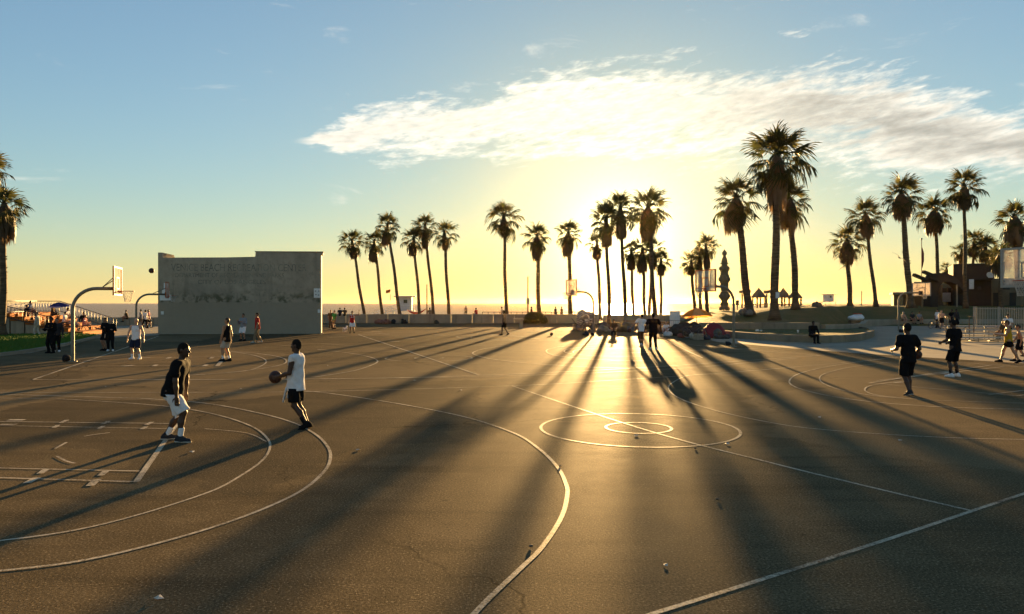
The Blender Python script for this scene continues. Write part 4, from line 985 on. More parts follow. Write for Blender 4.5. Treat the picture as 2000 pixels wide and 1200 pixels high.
palm('stout palm with broad skirt behind the centre backboard', 1115, 632, 90, 1110, 456, 421, 504, 29, 9, 28, 15, g1, 0.1, 9, .8)
g2 = 'palm cluster in front of the sun'
palm('short palm at the left edge of the sunlit cluster', 1173, 632, 92, 1166, 475, 440, 510, 22, 7, 24, 11, g2, 0.1, 10)
palm('tall straight palm on the court edge in the sunlit cluster, casting the central shadow', 1191, 642, 67.7, 1184, 428, 393, 486, 38, 8, 30, 14, g2, 0, 11)
palm('very tall palm with long skirt at the middle of the sunlit cluster', 1222, 632, 88, 1212, 405, 363, 472, 36, 8, 30, 15, g2, 0.1, 12)
palm('short palm right of the sun disc in the sunlit cluster', 1237, 632, 95, 1233, 490, 468, 531, 24, 6.5, 22, 12, g2, 0.1, 13)
palm('broadest tallest palm at the right of the sunlit cluster', 1280, 632, 86, 1266, 405, 364, 474, 44, 9, 36, 20, g2, 0.1, 14, .8)
palm('short palm with big skirt below the broadest crown', 1260, 632, 93, 1255, 488, 464, 536, 30, 7, 24, 15, g2, 0.1, 15)
palm('short palm directly behind the broad crown with a twin trunk beside it', 1268, 632, 97, 1274, 486, 462, 528, 26, 6.5, 22, 12, g2, 0.1, 16)
palm('small palm at the right edge of the sunlit cluster', 1291, 632, 95, 1291, 508, 479, 541, 21, 6, 24, 11, g2, 0.1, 17)
g3 = 'small palms behind the red-framed backboard'
palm('left small palm behind the red-framed backboard', 1358, 632, 96, 1350, 512, 482, 540, 25, 7, 26, 10, g3, 0.1, 18)
palm('middle small palm hidden behind the red-framed backboard', 1368, 632, 98, 1366, 500, 478, 535, 20, 6.5, 20, 10, g3, 0.1, 19)
palm('taller right one of the small palms behind the red-framed backboard', 1381, 632, 94, 1379, 480, 449, 530, 26, 8, 28, 10, g3, 0.1, 20)
g4 = 'big palms on the mound'
palm('left of the three big palms on the mound, leaning left', 1464, 617, 65, 1438, 388, 316, 458, 52, 15, 34, 24, g4, None, 21, .9)
palm('tallest and biggest palm on the mound with a huge shaggy skirt', 1513, 626, 60, 1517, 305, 227, 412, 68, 16, 42, 25, g4, None, 22, .9)
palm('right of the three big palms, its trunk curving behind the tallest one', 1555, 607, 68, 1541, 390, 330, 456, 48, 13, 34, 20, g4, None, 23, .9, -.5)
g5 = 'palms along the right-hand mound'
palm('short bushy palm left of the two slim leaning ones at right', 1661, 600, 88, 1654, 472, 424, 519, 38, 9.5, 30, 18, g5, None, 24, 1.0)
palm('slim palm leaning left beside the short bushy palm', 1711, 600, 86, 1690, 420, 372, 468, 36, 7.5, 30, 17, g5, None, 25, .9)
palm('thick-trunked tall palm beside the kiosk', 1779, 602, 80, 1760, 380, 331, 432, 42, 12.5, 38, 20, g5, None, 26, 1.0)
palm('slim palm curving up behind the gateway arch', 1836, 602, 92, 1825, 412, 365, 461, 38, 7.5, 30, 20, g5, None, 27, .9)
palm('tallest dark-trunked palm in front of the dark upper block', 1886, 603, 82, 1883, 365, 318, 412, 38, 7.5, 32, 15, g5, None, 28, .9)
g6 = 'palms behind the brown building'
palm('dark dense palm at the right edge above the brown building', 1988, 606, 102, 1981, 425, 378, 490, 38, 9, 32, 20, g6, 2.0, 29, 1.0)
palm('small young palm just left of the dark upper block', 1847, 606, 106, 1848, 524, 505, 536, 14, 5, 20, 5, g6, 2.0, 30)
palm('pale far palm left in the clump above the dark upper block', 1897, 606, 115, 1903, 470, 434, 505, 26, 6, 28, 10, g6, 2.0, 31)
palm('pale far palm low in the clump beside the dark-trunked palm', 1885, 606, 116, 1878, 490, 466, 520, 20, 6, 26, 10, g6, 2.0, 32)
palm('pale far palm in the middle of the clump above the brown building', 1928, 606, 114, 1925, 482, 446, 515, 27, 6, 28, 10, g6, 2.0, 33)
palm('dark palm with hanging skirt at right of the clump above the brown building', 1955, 606, 87.5, 1953, 498, 460, 542, 28, 8, 30, 12, g6, None, 34, 1.0)
palm('low pale palm tucked behind the clump over the brown building', 1938, 606, 118, 1940, 502, 480, 528, 22, 6, 24, 10, g6, 2.0, 35)
g7 = 'palms at the left edge'
palm('palm at the left edge with a shaggy low crown above the lawn', 4, 658, 50, 8, 400, 355, 474, 42, 14, 34, 22, g7, .1, 36, 1.0)
palm('taller palm cut off by the left edge, its fronds showing above the shaggy crown', -44, 655, 52, -28, 330, 285, 400, 50, 12, 34, 22, g7, .1, 37, 1.0)
# white notice on the biggest trunk
p = at(1514.5, 577, 60); nt_ = MB().box((0, -.47, 0), (.30, .02, .50)).build('notice_paper', WHITEP, None, p); tag(nt_, 'white paper notice wrapped on the biggest palm trunk', 'notice')
# shrubs
def shrub(label, px, py, Y, wpx, hpx, m=LEAF, n_=900, group=None, z=0.0):
    r = random.Random(int(px)); base = at(px, py, Y); base.z = z; s_ = Y / F; W, Hh = wpx * s_ / 2, hpx * s_; t = thing('shrub', label, 'shrub', base, 0, group); mb = MB()
    for i in range(n_):
        a = r.uniform(0, 6.28); q = r.random() ** .5; zz = r.random(); rad = W * q * math.sqrt(max(.05, 1 - (zz * .9) ** 2)) ; p = Vector((math.cos(a) * rad, math.sin(a) * rad * .6, zz * Hh)); k_ = r.uniform(.07, .15)
        d1 = Vector((r.uniform(-1, 1), r.uniform(-1, 1), r.uniform(-.2, 1))).normalized() * k_; d2 = d1.orthogonal().normalized() * k_ * .4; mb.add([p - d1, p + d2, p + d1, p - d2], [(0, 1, 2, 3)])
    mb.build('foliage', m, t); st = MB()
    for i in range(5): a = i * 1.256; st.tube([(0, 0, 0), (math.cos(a) * W * .4, math.sin(a) * W * .25, Hh * .6)], .03, 5)
    st.build('stem', TRUNK, t)
shrub('wide dark shrub growing against the sea wall below the sturdy palm', 1045, 633, 83.5, 52, 22, n_=2600, z=0)
# ------------------------------------------------------------------ people
SKIN = {'dark': simple('skin_dark', (0.065, 0.032, 0.019), .55, .12, 12, .06), 'mid': simple('skin_mid', (0.30, 0.155, 0.09), .5, .12, 12, .06), 'light': simple('skin_light', (0.46, 0.27, 0.18), .5, .1, 12, .06), 'tan': simple('skin_tan', (0.38, 0.19, 0.10), .5, .1, 12, .06)}
HAIRM = {'black': simple('hair_black', (0.014, 0.011, 0.009), .9, .3, 40, .4, .1), 'brown': simple('hair_brown', (0.06, 0.032, 0.016), .6, .3, 40, .4), 'grey': simple('hair_grey', (0.25, 0.22, 0.2), .6, .3, 40, .4)}
CLOTH = {k: simple('cloth_' + k, c, .9, .12, 9, .3, .04) for k, c in dict(black=(.010, .010, .011), white=(.72, .71, .70), grey=(.24, .24, .25), red=(.42, .025, .022), navy=(.02, .024, .045), khaki=(.20, .15, .09), yellow=(.48, .29, .02),
         green=(.05, .24, .07), cream=(.45, .40, .33), brown=(.11, .065, .035), blue=(.05, .09, .2), charcoal=(.035, .035, .038), pink=(.45, .2, .2)).items()}
def nv(v): v = np.array(v, float); return v / (np.linalg.norm(v) + 1e-9)
EYE = simple('eye_white', (.6, .58, .55), .3, .02)
def person(label, p, h=1.76, yaw=0.0, skin='mid', top=('tee', 'black'), bot=('shorts', 'black'), shoes='black', socks=None, hair='black', lean=0.0, side=0.0, pel=None, po=(0, 0),
           aL=((-.25, .05, -1), (-.05, .25, -1)), aR=((.25, .05, -1), (.05, .25, -1)), fL=(-.11, 0, .085), fR=(.11, 0, .085), head=(0, 0), kneeL=(0, 1, 0), kneeR=(0, 1, 0), toeL=0, toeR=0, hy=(0, 0), v=.03, group=None, girl=False, bulk=1.0, hairlen=0, pitch=(0, 0), extra=None, seat=False):
    """p: ground point. yaw: 0 faces away from the camera (+Y), 90 faces left. Lengths in metres for a height of 1.78."""
    s = h / 1.78; t = thing('person', label, 'person', p, R(yaw), group); A = lambda q: np.array(q, float)
    P = A((po[0], po[1], .94 if pel is None else pel)); l_, sd = R(lean), R(side)
    u = nv((math.sin(sd), math.sin(l_) * math.cos(sd), math.cos(l_) * math.cos(sd))); fwd = nv(np.cross(u, (1, 0, 0)) * 1.0); fwd = nv(A((0, 1, 0)) - u * u[1]); rt = nv(np.cross(fwd, u))
    sh = .165 if girl else .19 * bulk; chest = P + u * .34; neck = P + u * .525
    hd = nv(u * math.cos(R(head[0])) + fwd * math.sin(R(head[0]))); hc = neck + hd * .165; hf = nv(fwd * math.cos(R(head[0])) - u * math.sin(R(head[0]))); hf = nv(hf * math.cos(R(head[1])) - rt * math.sin(R(head[1]))); hr = nv(np.cross(hf, hd))
    J = {}
    for sg_, nm, arm, foot, kn, toe, hyaw, pit in ((-1, 'L', aL, fL, kneeL, toeL, hy[0], pitch[0]), (1, 'R', aR, fR, kneeR, toeR, hy[1], pitch[1])):
        S = P + u * .465 + rt * sg_ * sh; d1 = nv(rt * arm[0][0] + fwd * arm[0][1] + u * arm[0][2]); d2 = nv(rt * arm[1][0] + fwd * arm[1][1] + u * arm[1][2]); E_ = S + d1 * .295; W_ = E_ + d2 * .255; Hd = W_ + d2 * .09
        hip = P + A((sg_ * .092, 0, -.03)); ank = A(foot); d = ank - hip; Ld = np.linalg.norm(d); a_, b_ = .435, .425; Lc = min(Ld, a_ + b_ - .002); dn = d / Ld; ank = hip + dn * Lc
        x = (a_ * a_ - b_ * b_ + Lc * Lc) / (2 * Lc); hgt = math.sqrt(max(0, a_ * a_ - x * x)); kd = A(kn); kd = nv(kd - dn * (kd @ dn)); K = hip + dn * x + kd * hgt
        td = R(toe + 8 * sg_ * (-1)); tf = nv((-math.sin(td) , math.cos(td), math.sin(R(pit)))); J[nm] = dict(S=S, E=E_, W=W_, H=Hd, d2=d2, hip=hip, K=K, A=ank, tf=tf)
    pts = [P, hc] + [J[k][q] for k in 'LR' for q in ('S', 'E', 'W', 'H', 'K', 'A')]; lo = np.min(pts, 0) - .24; hi = np.max(pts, 0) + .24
    def sc_obj(sd_, nm, m, parent=t):
        me = sd_.mesh(nm, m); o = link(nm, me, parent); 
        if parent is t: o.scale = (s, s, s)
        return o
    # body, one continuous surface
    B = SDF(lo, hi, v); B.cap(P - u * .02, P + u * .02, .135, .13, .05, fwd, .75); B.cap(P + u * .08, chest, .118 * bulk, .135 * bulk, .05, fwd, .70); B.cap(chest - rt * .06 + u * .02, chest + rt * .06 + u * .02, .115 * bulk, .115 * bulk, .05, fwd, .8)
    B.cap(J['L']['S'] * .85 + J['R']['S'] * .15, J['L']['S'] * .15 + J['R']['S'] * .85, .06, .06, .05); B.cap(neck - u * .05, hc - hd * .04, .058, .05, .03)
    B.ell(hc + hd * .015, (.077, .096, .115), np.stack([hr, hf, hd], 1), .02); B.ell(hc + hf * .03 - hd * .06, (.055, .062, .06), np.stack([hr, hf, hd], 1), .03)
    if v < .025:
        B.cap(hc + hf * .092 + hd * .01, hc + hf * .112 - hd * .022, .010, .016, .012); B.cap(hc + hf * .088 + hd * .03 - hr * .035, hc + hf * .088 + hd * .03 + hr * .035, .012, .012, .012); B.cap(hc + hf * .088 - hd * .052 - hr * .018, hc + hf * .088 - hd * .052 + hr * .018, .010, .010, .008); B.ell(hc + hf * .085 - hd * .095, (.022, .018, .018), None, .02)
        for q in (-1, 1): B.ell(hc + hr * q * .08 - hf * .005, (.012, .022, .032), np.stack([hr, hf, hd], 1), .01)
    for k in 'LR':
        j = J[k]; B.cap(j['S'], j['E'], .054 * bulk, .041, .035); B.cap(j['E'], j['E'] * .55 + j['W'] * .45, .043, .040, .02); B.cap(j['E'] * .6 + j['W'] * .4, j['W'], .041, .027, .02)
        sgn = -1 if k == 'L' else 1; d2 = j['d2']; pn = nv(np.cross(d2, fwd) if abs(d2 @ fwd) < .9 else np.cross(d2, u)); ac = nv(np.cross(pn, d2))
        B.ell(j['W'] + d2 * .055, (.020, .042, .055), np.stack([pn, ac, d2], 1), .015)
        if v < .016:
            for fi, (o_, L_) in enumerate(((-.030, .068), (-.010, .078), (.010, .074), (.029, .058))):
                b0 = j['W'] + d2 * .095 + ac * o_; curl = nv(d2 * .85 - pn * sgn * .35 + fwd * .1); b1 = b0 + nv(d2 + ac * o_ * 4) * L_ * .55; b2 = b1 + curl * L_ * .5; B.cap(b0 - d2 * .02, b1, .0098, .0092, .006); B.cap(b1, b2, .0092, .008, .004)
            b0 = j['W'] + d2 * .03 - ac * .034; b1 = b0 - ac * .028 + d2 * .03; B.cap(b0, b1, .012, .0105, .008); B.cap(b1, b1 + nv(d2 * .9 - ac * .15) * .032, .0105, .009, .004)
        else: B.cap(j['W'] + d2 * .08, j['W'] + d2 * .16, .032, .022, .02)
        B.cap(j['hip'], j['K'], .086 * bulk, .056, .05); B.cap(j['K'], j['K'] * .6 + j['A'] * .4 - A((0, .018, 0)), .056, .056, .03); B.cap(j['K'] * .6 + j['A'] * .4 - A((0, .018, 0)), j['A'], .054, .036, .03)
        B.cap(j['A'] - j['tf'] * .03 - A((0, 0, .045)), j['A'] + j['tf'] * .15 - A((0, 0, .05)), .036, .03, .02)
    body = sc_obj(B, 'body', SKIN[skin])
    # hair
    if hair:
        Hh = SDF(hc - .26, hc + .2, min(v, .016)); Hh.ell(hc + hd * .017 - hf * .003, (.0815, .100, .1185), np.stack([hr, hf, hd], 1), .01)
        if hairlen: Hh.cap(hc - hf * .05, hc - hf * .07 - hd * .2, .07, .05, .03)
        Hh.fold(.0016, 160, 130, 150); Hh.cut(hc + hf * .05 + hd * .035, nv(hf * .8 - hd * .75 )); 
        if not hairlen: Hh.cut(hc - hd * .075, -hd)
        sc_obj(Hh, 'hair', HAIRM[hair])
    if v < .014:
        for q in (-1, 1): MB().sphere((hc + hf * .082 + hd * .012 + hr * q * .031) * s, .011 * s, 8, 6).build('eye', EYE, t)
    # shirt
    if top:
        kind, colr = top[0], top[1]; ln = top[2] if len(top) > 2 else -.10; T = SDF(lo, hi, v * 1.0); e = .024
        hemw = .190 * bulk if kind != 'tank' else .178 * bulk
        ul = nv(A((0, 0, 1)) * .75 + u * .25); T.cap(P + ul * (ln - .06), P + u * .15, hemw, .158 * bulk, .03, nv(A((0, 1, 0)) - ul * ul[1]), .86); T.cap(P + u * .10, chest, .148 * bulk, .160 * bulk, .05, fwd, .74); T.cap(chest - rt * .06 + u * .02, chest + rt * .06 + u * .02, .115 * bulk + e, .115 * bulk + e, .05, fwd, .85)
        T.cap(J['L']['S'] * .85 + J['R']['S'] * .15, J['L']['S'] * .15 + J['R']['S'] * .85, .06 + e, .06 + e, .05)
        for k in 'LR':
            j = J[k]
            if kind == 'tee': T.cap(j['S'], j['S'] * .42 + j['E'] * .58, .078, .074, .03)
            elif kind == 'sleeveless': T.cap(j['S'], j['S'] * .86 + j['E'] * .14, .074, .070, .03)
            elif kind == 'long': T.cap(j['S'], j['E'], .076, .062, .03); T.cap(j['E'], j['W'], .062, .046, .02)
        T.fold(.0055, 9, 23, 17); T.fold(.0045, -27, 11, 9, 1.3); T.fold(.003, 14, -31, 38, .4)
        T.cut(P + ul * ln, -ul)
        if kind == 'tank':
            for sg_, k in ((-1, 'L'), (1, 'R')): T.cut(P + u * .36 + rt * sg_ * (sh - .035), nv(rt * sg_ * .9 + u * .25))
            T.cut(neck - u * .035, u)
        else: T.cut(neck + u * .015, u)
        if kind == 'tee':
            for k in 'LR': pass
        sc_obj(T, 'hoodie' if (len(top) > 3) else ('tank_top' if kind == 'tank' else 'shirt'), CLOTH[colr])
    # lower garment
    if bot:
        kind, colr = bot[0], bot[1]; Q = SDF(lo, hi, v); wz = .12
        Q.cap(P - u * .05, P + u * .10, .150 * bulk, .142 * bulk, .03, fwd, .78)
        for k in 'LR':
            j = J[k]; th = j['K'] - j['hip']
            if kind in ('shorts', 'long_shorts', 'trunks'):
                q = {'shorts': .86, 'long_shorts': 1.0, 'trunks': .6}[kind]; endp = j['hip'] + th * q; wd = .103 if kind != 'trunks' else .1
                Q.cap(j['hip'] - th * .05, endp + nv(th) * .1, .108 * bulk, wd * bulk, .04)
                if kind == 'long_shorts': pass
            else: Q.cap(j['hip'], j['K'], .108 * bulk, .078, .04); Q.cap(j['K'], j['A'] - A((0, 0, .02)), .076, .062, .03)
        Q.fold(.0045, 21, 9, 13, .5); Q.fold(.0045, 5, -25, 8, 2); Q.fold(.0025, 33, 18, -29, 1)
        if top: Q.cut(P + ul * (ln + .05), ul)
        else: Q.cut(P + u * wz, u)
        if kind in ('shorts', 'long_shorts', 'trunks'):
            q = {'shorts': .86, 'long_shorts': 1.0, 'trunks': .6}[kind]; L1, R1 = J['L'], J['R']
            if seat:
                for k in 'LR':
                    th = J[k]['K'] - J[k]['hip']; Q.cut(J[k]['hip'] + th * q, th)
            else:
                # cut each leg at its own hem with planes that only bite its own side
                for k, sg_ in (('L', -1), ('R', 1)):
                    th = nv(J[k]['K'] - J[k]['hip']); e_ = J[k]['hip'] + (J[k]['K'] - J[k]['hip']) * q; X, Y2, Z = np.meshgrid(*Q.ax, indexing='ij')
                    pl = (X - e_[0]) * th[0] + (Y2 - e_[1]) * th[1] + (Z - e_[2]) * th[2]
                    def dist_leg(kk):
                        a, b = J[kk]['hip'], J[kk]['A']; ab = b - a; tt = np.clip(((X - a[0]) * ab[0] + (Y2 - a[1]) * ab[1] + (Z - a[2]) * ab[2]) / (ab @ ab), 0, 1)
                        kx = [a[i] + ab[i] * tt for i in range(3)]
                        return (X - kx[0]) ** 2 + (Y2 - kx[1]) ** 2 + (Z - kx[2]) ** 2
                    own = dist_leg(k) <= dist_leg('R' if k == 'L' else 'L') + 1e-6
                    Q.d = np.where(own, np.maximum(Q.d, pl), Q.d).astype(np.float32)
        sc_obj(Q, 'trousers' if kind == 'pants' else 'shorts', CLOTH[colr])
    for k in 'LR':
        j = J[k]; a = j['A']; tf = j['tf']; dn = A((0, 0, 1)); vv = min(v, .02)
        if socks:
            So = SDF(np.minimum(a, j['K']) - .1, np.maximum(a, j['K']) + .1, vv); sx = a + (j['K'] - a) * .38; So.cap(a - A((0, 0, .03)), sx, .044, .053, .01); So.cut(sx, j['K'] - a); sc_obj(So, 'sock', CLOTH[socks])
        if shoes:
            Sh = SDF(a - .26, a + .26, vv); gz = a[2] - .085; rtf = nv(np.cross(tf, dn)); upv = nv(np.cross(rtf, tf))
            heel = a - tf * .05 - upv * .045; toe_ = a + tf * .165 - upv * .058; Sh.cap(heel, a + tf * .05 - upv * .045, .047, .046, .02, ); Sh.cap(a + tf * .03 - upv * .045, toe_, .047, .042, .03); Sh.cap(a - tf * .01, a + tf * .06 - upv * .03, .052, .04, .03)
            Sh.cut(a - upv * .084, -upv); sc_obj(Sh, 'shoe', CLOTH[shoes])
            if v < .016:
                So = SDF(a - .26, a + .26, .011); So.cap(heel - upv * .03, toe_ - upv * .018, .052, .048, .01, upv, .5); So.cut(a - upv * .060, upv); So.cut(a - upv * .0845, -upv); sc_obj(So, 'sole', CLOTH['cream' if shoes in ('charcoal', 'white') else 'black'])
    return t, J, s
def wpt(t, J, s, q):                                          # body-space point -> world
    return t.matrix_basis @ Vector(tuple(float(x) * s for x in q))
FG = .0115
# --- the two players in front
person('man in black T-shirt and white shorts leaning towards the player with the ball', G(343, 861), 1.76, -86, 'dark', ('tee', 'black', -.13), ('long_shorts', 'white'), 'charcoal', 'white', 'black', lean=19, pel=.90, po=(0, -.06),
       aL=((-.30, .28, -1), (-.02, .30, -1)), aR=((.25, .38, -1), (-.02, .42, -1)), fL=(-.13, -.20, .085), fR=(.15, .13, .085), head=(-12, 0), v=FG, toeL=10, toeR=-6, bulk=1.12)
t_, J_, s_ = person('man in white sleeveless shirt and black shorts holding a basketball at his waist', G(587, 837), 1.70, 84, 'dark', ('sleeveless', 'white', -.18), ('shorts', 'black'), 'black', 'black', 'black', lean=-3, pel=.93, po=(0, .10),
       aL=((-.15, .10, -1), (.28, 1.0, -.35)), aR=((.22, -.02, -1), (-.30, 1.0, -.30)), fL=(-.12, -.16, .12), fR=(.10, -.10, .085), head=(6, 0), v=FG, pitch=(-30, -12), bulk=1.14)
bp = (np.array(J_['L']['H']) + np.array(J_['R']['H'])) / 2 + np.array((0, .09, -.02)); ball('basketball held at the waist by the man in the white sleeveless shirt', wpt(t_, J_, s_, bp))
tw = SDF((-.3, -.1, .35), (.3, .5, 1.0), .014); tw.cap((-.13, .23, .78), (-.11, .30, .55), .06, .045, .02, (0, 1, 0), .35); tw.cap((.06, .25, .80), (.02, .27, .60), .07, .03, .02, (0, 1, 0), .35); tw.fold(.005, 30, 0, 8)
link('towel', tw.mesh('towel', CLOTH['white']), t_).scale = (s_, s_, s_)
# --- the two dark figures at right
t_, J_, s_ = person('man all in black, seen from behind, holding a ball at his right hip', G(1774, 772), 1.86, 8, 'dark', ('tee', 'black', -.14), ('long_shorts', 'black'), 'charcoal', None, 'black', lean=3, aR=((.35, -.05, -1), (.25, .75, -.30)), aL=((-.38, .0, -1), (.25, .9, -.1)), fL=(-.09, -.16, .10), fR=(.12, .10, .085), v=.0125, pitch=(-18, 0), head=(0, 8), bulk=1.05)
ball('dark basketball tucked at the hip of the man all in black', wpt(t_, J_, s_, np.array(J_['R']['W']) + np.array((.07, .06, -.06))))
person('player in black jersey and shorts standing in white shoes near the right key', G(1866, 737), 1.86, 20, 'dark', ('tee', 'black', -.16), ('long_shorts', 'black'), 'white', 'black', 'black', lean=4, aR=((.25, .2, -1), (-.3, 1, -.25)), aL=((-.3, .2, -1), (.3, 1, -.25)), fL=(-.17, 0, .085), fR=(.17, .06, .085), v=.0125, head=(10, 0))
# --- walkers at the right edge
person('woman in yellow tank top and black shorts striding left at the right edge', G(1970, 709), 1.70, 62, 'tan', ('tank', 'yellow'), ('trunks', 'black'), 'black', None, 'brown', lean=5, fL=(-.10, -.34, .11), fR=(.10, .28, .085), aL=((-.2, .4, -1), (0, 1, .2)), aR=((.2, .2, -1), (0, 1, .2)), v=.014, pitch=(-25, 0), girl=True)
person('shirtless boy in black shorts walking beside the woman in yellow', G(1992, 706), 1.50, 60, 'tan', None, ('shorts', 'black'), 'black', None, 'brown', lean=6, fL=(-.10, .22, .085), fR=(.10, -.26, .11), v=.016, pitch=(0, -20), aL=((-.25, -.3, -1), (0, .3, -1)), aR=((.25, .35, -1), (0, .6, -.8)))
person('person in green T-shirt cut off by the right edge', G(2012, 697), 1.66, 50, 'light', ('tee', 'green'), ('shorts', 'khaki'), 'black', None, 'brown', v=.016, fL=(-.1, .18, .085), fR=(.1, -.2, .1))
# --- middle-distance players on the left
person('man in white tank top and navy shorts standing below the second left hoop', G(266, 702), 1.74, 176, 'light', ('tank', 'white', -.12), ('long_shorts', 'navy'), 'white', 'white', None, aL=((-.42, .05, -1), (-.15, .1, -1)), aR=((.42, .05, -1), (.15, .1, -1)), fL=(-.17, 0, .085), fR=(.17, 0, .085), v=.015, bulk=1.08)
person('man in black tank top and pale shorts looking left on the far court', G(443, 706), 1.78, 75, 'tan', ('tank', 'black', -.16), ('shorts', 'cream'), 'black', 'white', 'brown', aL=((-.15, .1, -1), (0, .3, -1)), aR=((.25, -.1, -1), (.1, .2, -1)), fL=(-.09, .1, .085), fR=(.11, -.06, .085), v=.015, head=(-6, 10))
person('person in grey hoodie and white shorts standing before the handball wall', G(475, 666), 1.72, 160, 'mid', ('long', 'grey', -.08, 1), ('long_shorts', 'white'), 'black', None, 'black', aL=((-.3, .2, -1), (.5, .8, .3)), aR=((.3, .2, -1), (-.4, .8, .5)), fL=(-.16, .05, .085), fR=(.17, 0, .085), v=.016, bulk=1.05)
person('man in red shirt and khaki trousers walking before the handball wall', G(503, 670), 1.80, 120, 'mid', ('tee', 'red', -.14), ('pants', 'khaki'), 'cream', None, 'black', lean=2, fL=(-.1, .22, .085), fR=(.1, -.22, .1), v=.016, aL=((-.2, .1, -1), (0, .4, -1)), aR=((.2, -.1, -1), (0, .4, -1)))
person('left one of the dark-clad couple standing near the left hoop', G(205, 685), 1.66, 150, 'mid', ('tee', 'black', -.1), ('shorts', 'black'), 'black', None, 'black', aL=((-.5, .3, -1), (-.6, .8, .3)), aR=((.3, .2, -1), (-.2, .8, .2)), v=.016)
person('fair-haired woman in black leggings, right one of the couple near the left hoop', G(216, 686), 1.62, 200, 'light', ('long', 'black', -.02), ('pants', 'black'), 'white', None, 'grey', aL=((-.3, .2, -1), (.4, .8, .1)), v=.016, girl=True, hairlen=1)
person('tall person all in black standing left of the leftmost hoop', G(100, 690), 1.72, 170, 'dark', ('long', 'black', -.12), ('pants', 'black'), 'black', None, 'black', aL=((-.25, .2, -1), (.5, .8, .2)), aR=((.25, .2, -1), (-.4, .9, .1)), fL=(-.13, 0, .085), fR=(.13, 0, .085), v=.016, bulk=1.12)
person('person in dark jacket close behind the tall one in black, left of the leftmost hoop', G(111, 687.5), 1.66, 200, 'mid', ('long', 'charcoal', -.1), ('pants', 'black'), 'white', None, 'black', v=.016, bulk=1.05)
person('woman in loose cream clothes walking on the lawn before the bleachers', G(73, 658) + Vector((0, 0, .05)), 1.68, 100, 'light', ('long', 'cream', -.16), ('pants', 'cream'), 'cream', None, 'brown', fL=(-.1, .14, .085), fR=(.1, -.14, .085), v=.02, bulk=1.1)
person('shirtless man in black shorts beside the left palm trunk', G(19, 652), 1.72, 190, 'mid', None, ('long_shorts', 'black'), 'white', None, 'black', v=.02, fL=(-.11, .1, .085), aL=((-.4, .1, -1), (-.1, .4, -1)))
# --- centre
t_, J_, s_ = person('man in white T-shirt walking towards the sun with a dark ball at his left', G(1252, 677), 1.80, 14, 'mid', ('tee', 'white', -.14), ('pants', 'brown'), 'white', None, 'black', lean=4, side=6, fL=(-.10, -.22, .14), fR=(.14, .14, .085), aL=((-.75, .1, -1), (-.75, .3, -.85)), aR=((.4, .1, -1), (.1, .5, -.8)), v=.015, pitch=(-35, 0))
ball('dark ball in the left hand of the man in the white T-shirt', wpt(t_, J_, s_, np.array(J_['L']['H']) + np.array((-.02, .03, -.12))))
person('heavy-set man in black T-shirt and trousers beside the man in white', G(1276, 683), 1.88, 6, 'dark', ('tee', 'black', -.16), ('pants', 'black'), 'white', None, 'black', aL=((-.5, -.1, -1), (-.1, .5, -.8)), aR=((.5, -.1, -1), (.1, .5, -.8)), fL=(-.12, .05, .085), fR=(.13, -.05, .085), v=.015, bulk=1.22)
person('dark-clad person stepping forward in front of the lone tall palm', G(986, 655), 1.85, 70, 'dark', ('tee', 'khaki', -.1), ('shorts', 'black'), 'black', None, 'black', lean=6, fL=(-.09, .2, .085), fR=(.1, -.2, .12), v=.018, pitch=(0, -30))
t_, J_, s_ = person('man in red jersey and white shorts waving beside a small white dog', G(688, 651), 1.76, 195, 'mid', ('tank', 'red', -.16), ('long_shorts', 'white'), 'black', None, 'black', aL=((-.9, .2, .1), (-.1, .3, 1)), aR=((.3, .1, -1), (.1, .3, -1)), fL=(-.15, 0, .085), fR=(.15, 0, .085), v=.018, bulk=1.08)
num = text_mesh('23', .30, WHITEP); no = link('jersey_number', num, t_); no.rotation_euler = (R(90), 0, R(180)); no.location = (0, .17, 1.30)
person('person in green T-shirt standing before the sea wall', G(653, 643), 1.70, 150, 'mid', ('tee', 'green'), ('shorts', 'khaki'), 'black', None, 'black', v=.022)
person('person in brown clothes next to the one in the green T-shirt', G(646, 641), 1.72, 210, 'mid', ('tee', 'brown'), ('pants', 'brown'), 'black', None, 'brown', v=.022)
# --- right background
person('person in black sitting hunched on the planter wall end', G(1588, 671), 1.70, 190, 'dark', ('long', 'black', -.05), ('pants', 'black'), 'black', None, 'black', lean=10, pel=.55, po=(0, -.1), fL=(-.12, .34, .085), fR=(.12, .34, .085), kneeL=(0, .6, .8), kneeR=(0, .6, .8), aL=((-.2, .5, -1), (.3, 1, -.3)), aR=((.2, .5, -1), (-.3, 1, -.3)), v=.018, bulk=1.15)
person('shirtless skater in black shorts in the group on the far walk', G(1839, 643), 1.74, 165, 'light', None, ('shorts', 'black'), 'black', None, 'brown', v=.02, aL=((-.4, .3, -1), (.2, .8, -.2)), aR=((.3, .2, -1), (0, .6, -.5)))
person('skater in white shirt behind the shirtless one on the far walk', G(1831, 641), 1.78, 100, 'mid', ('tee', 'white'), ('pants', 'black'), 'black', None, 'black', v=.02, fL=(-.1, .2, .085), fR=(.1, -.2, .085))
person('person in black T-shirt leaning back among the skaters', G(1858, 640), 1.76, 110, 'dark', ('tee', 'black'), ('pants', 'black'), 'black', None, 'black', lean=-6, v=.02, aL=((-.5, .5, -1), (-.3, 1, -.5)))
person('dark-clad person on the right of the skater group', G(1868, 641), 1.80, 200, 'dark', ('long', 'charcoal'), ('pants', 'black'), 'black', None, 'black', v=.02)
SIT = dict(pel=.47, fL=(-.12, .42, .085), fR=(.12, .42, .085), kneeL=(0, .3, .95), kneeR=(0, .3, .95), lean=8, aL=((-.2, .5, -1), (.2, 1, -.3)), aR=((.2, .5, -1), (-.2, 1, -.3)), v=.024, seat=True)
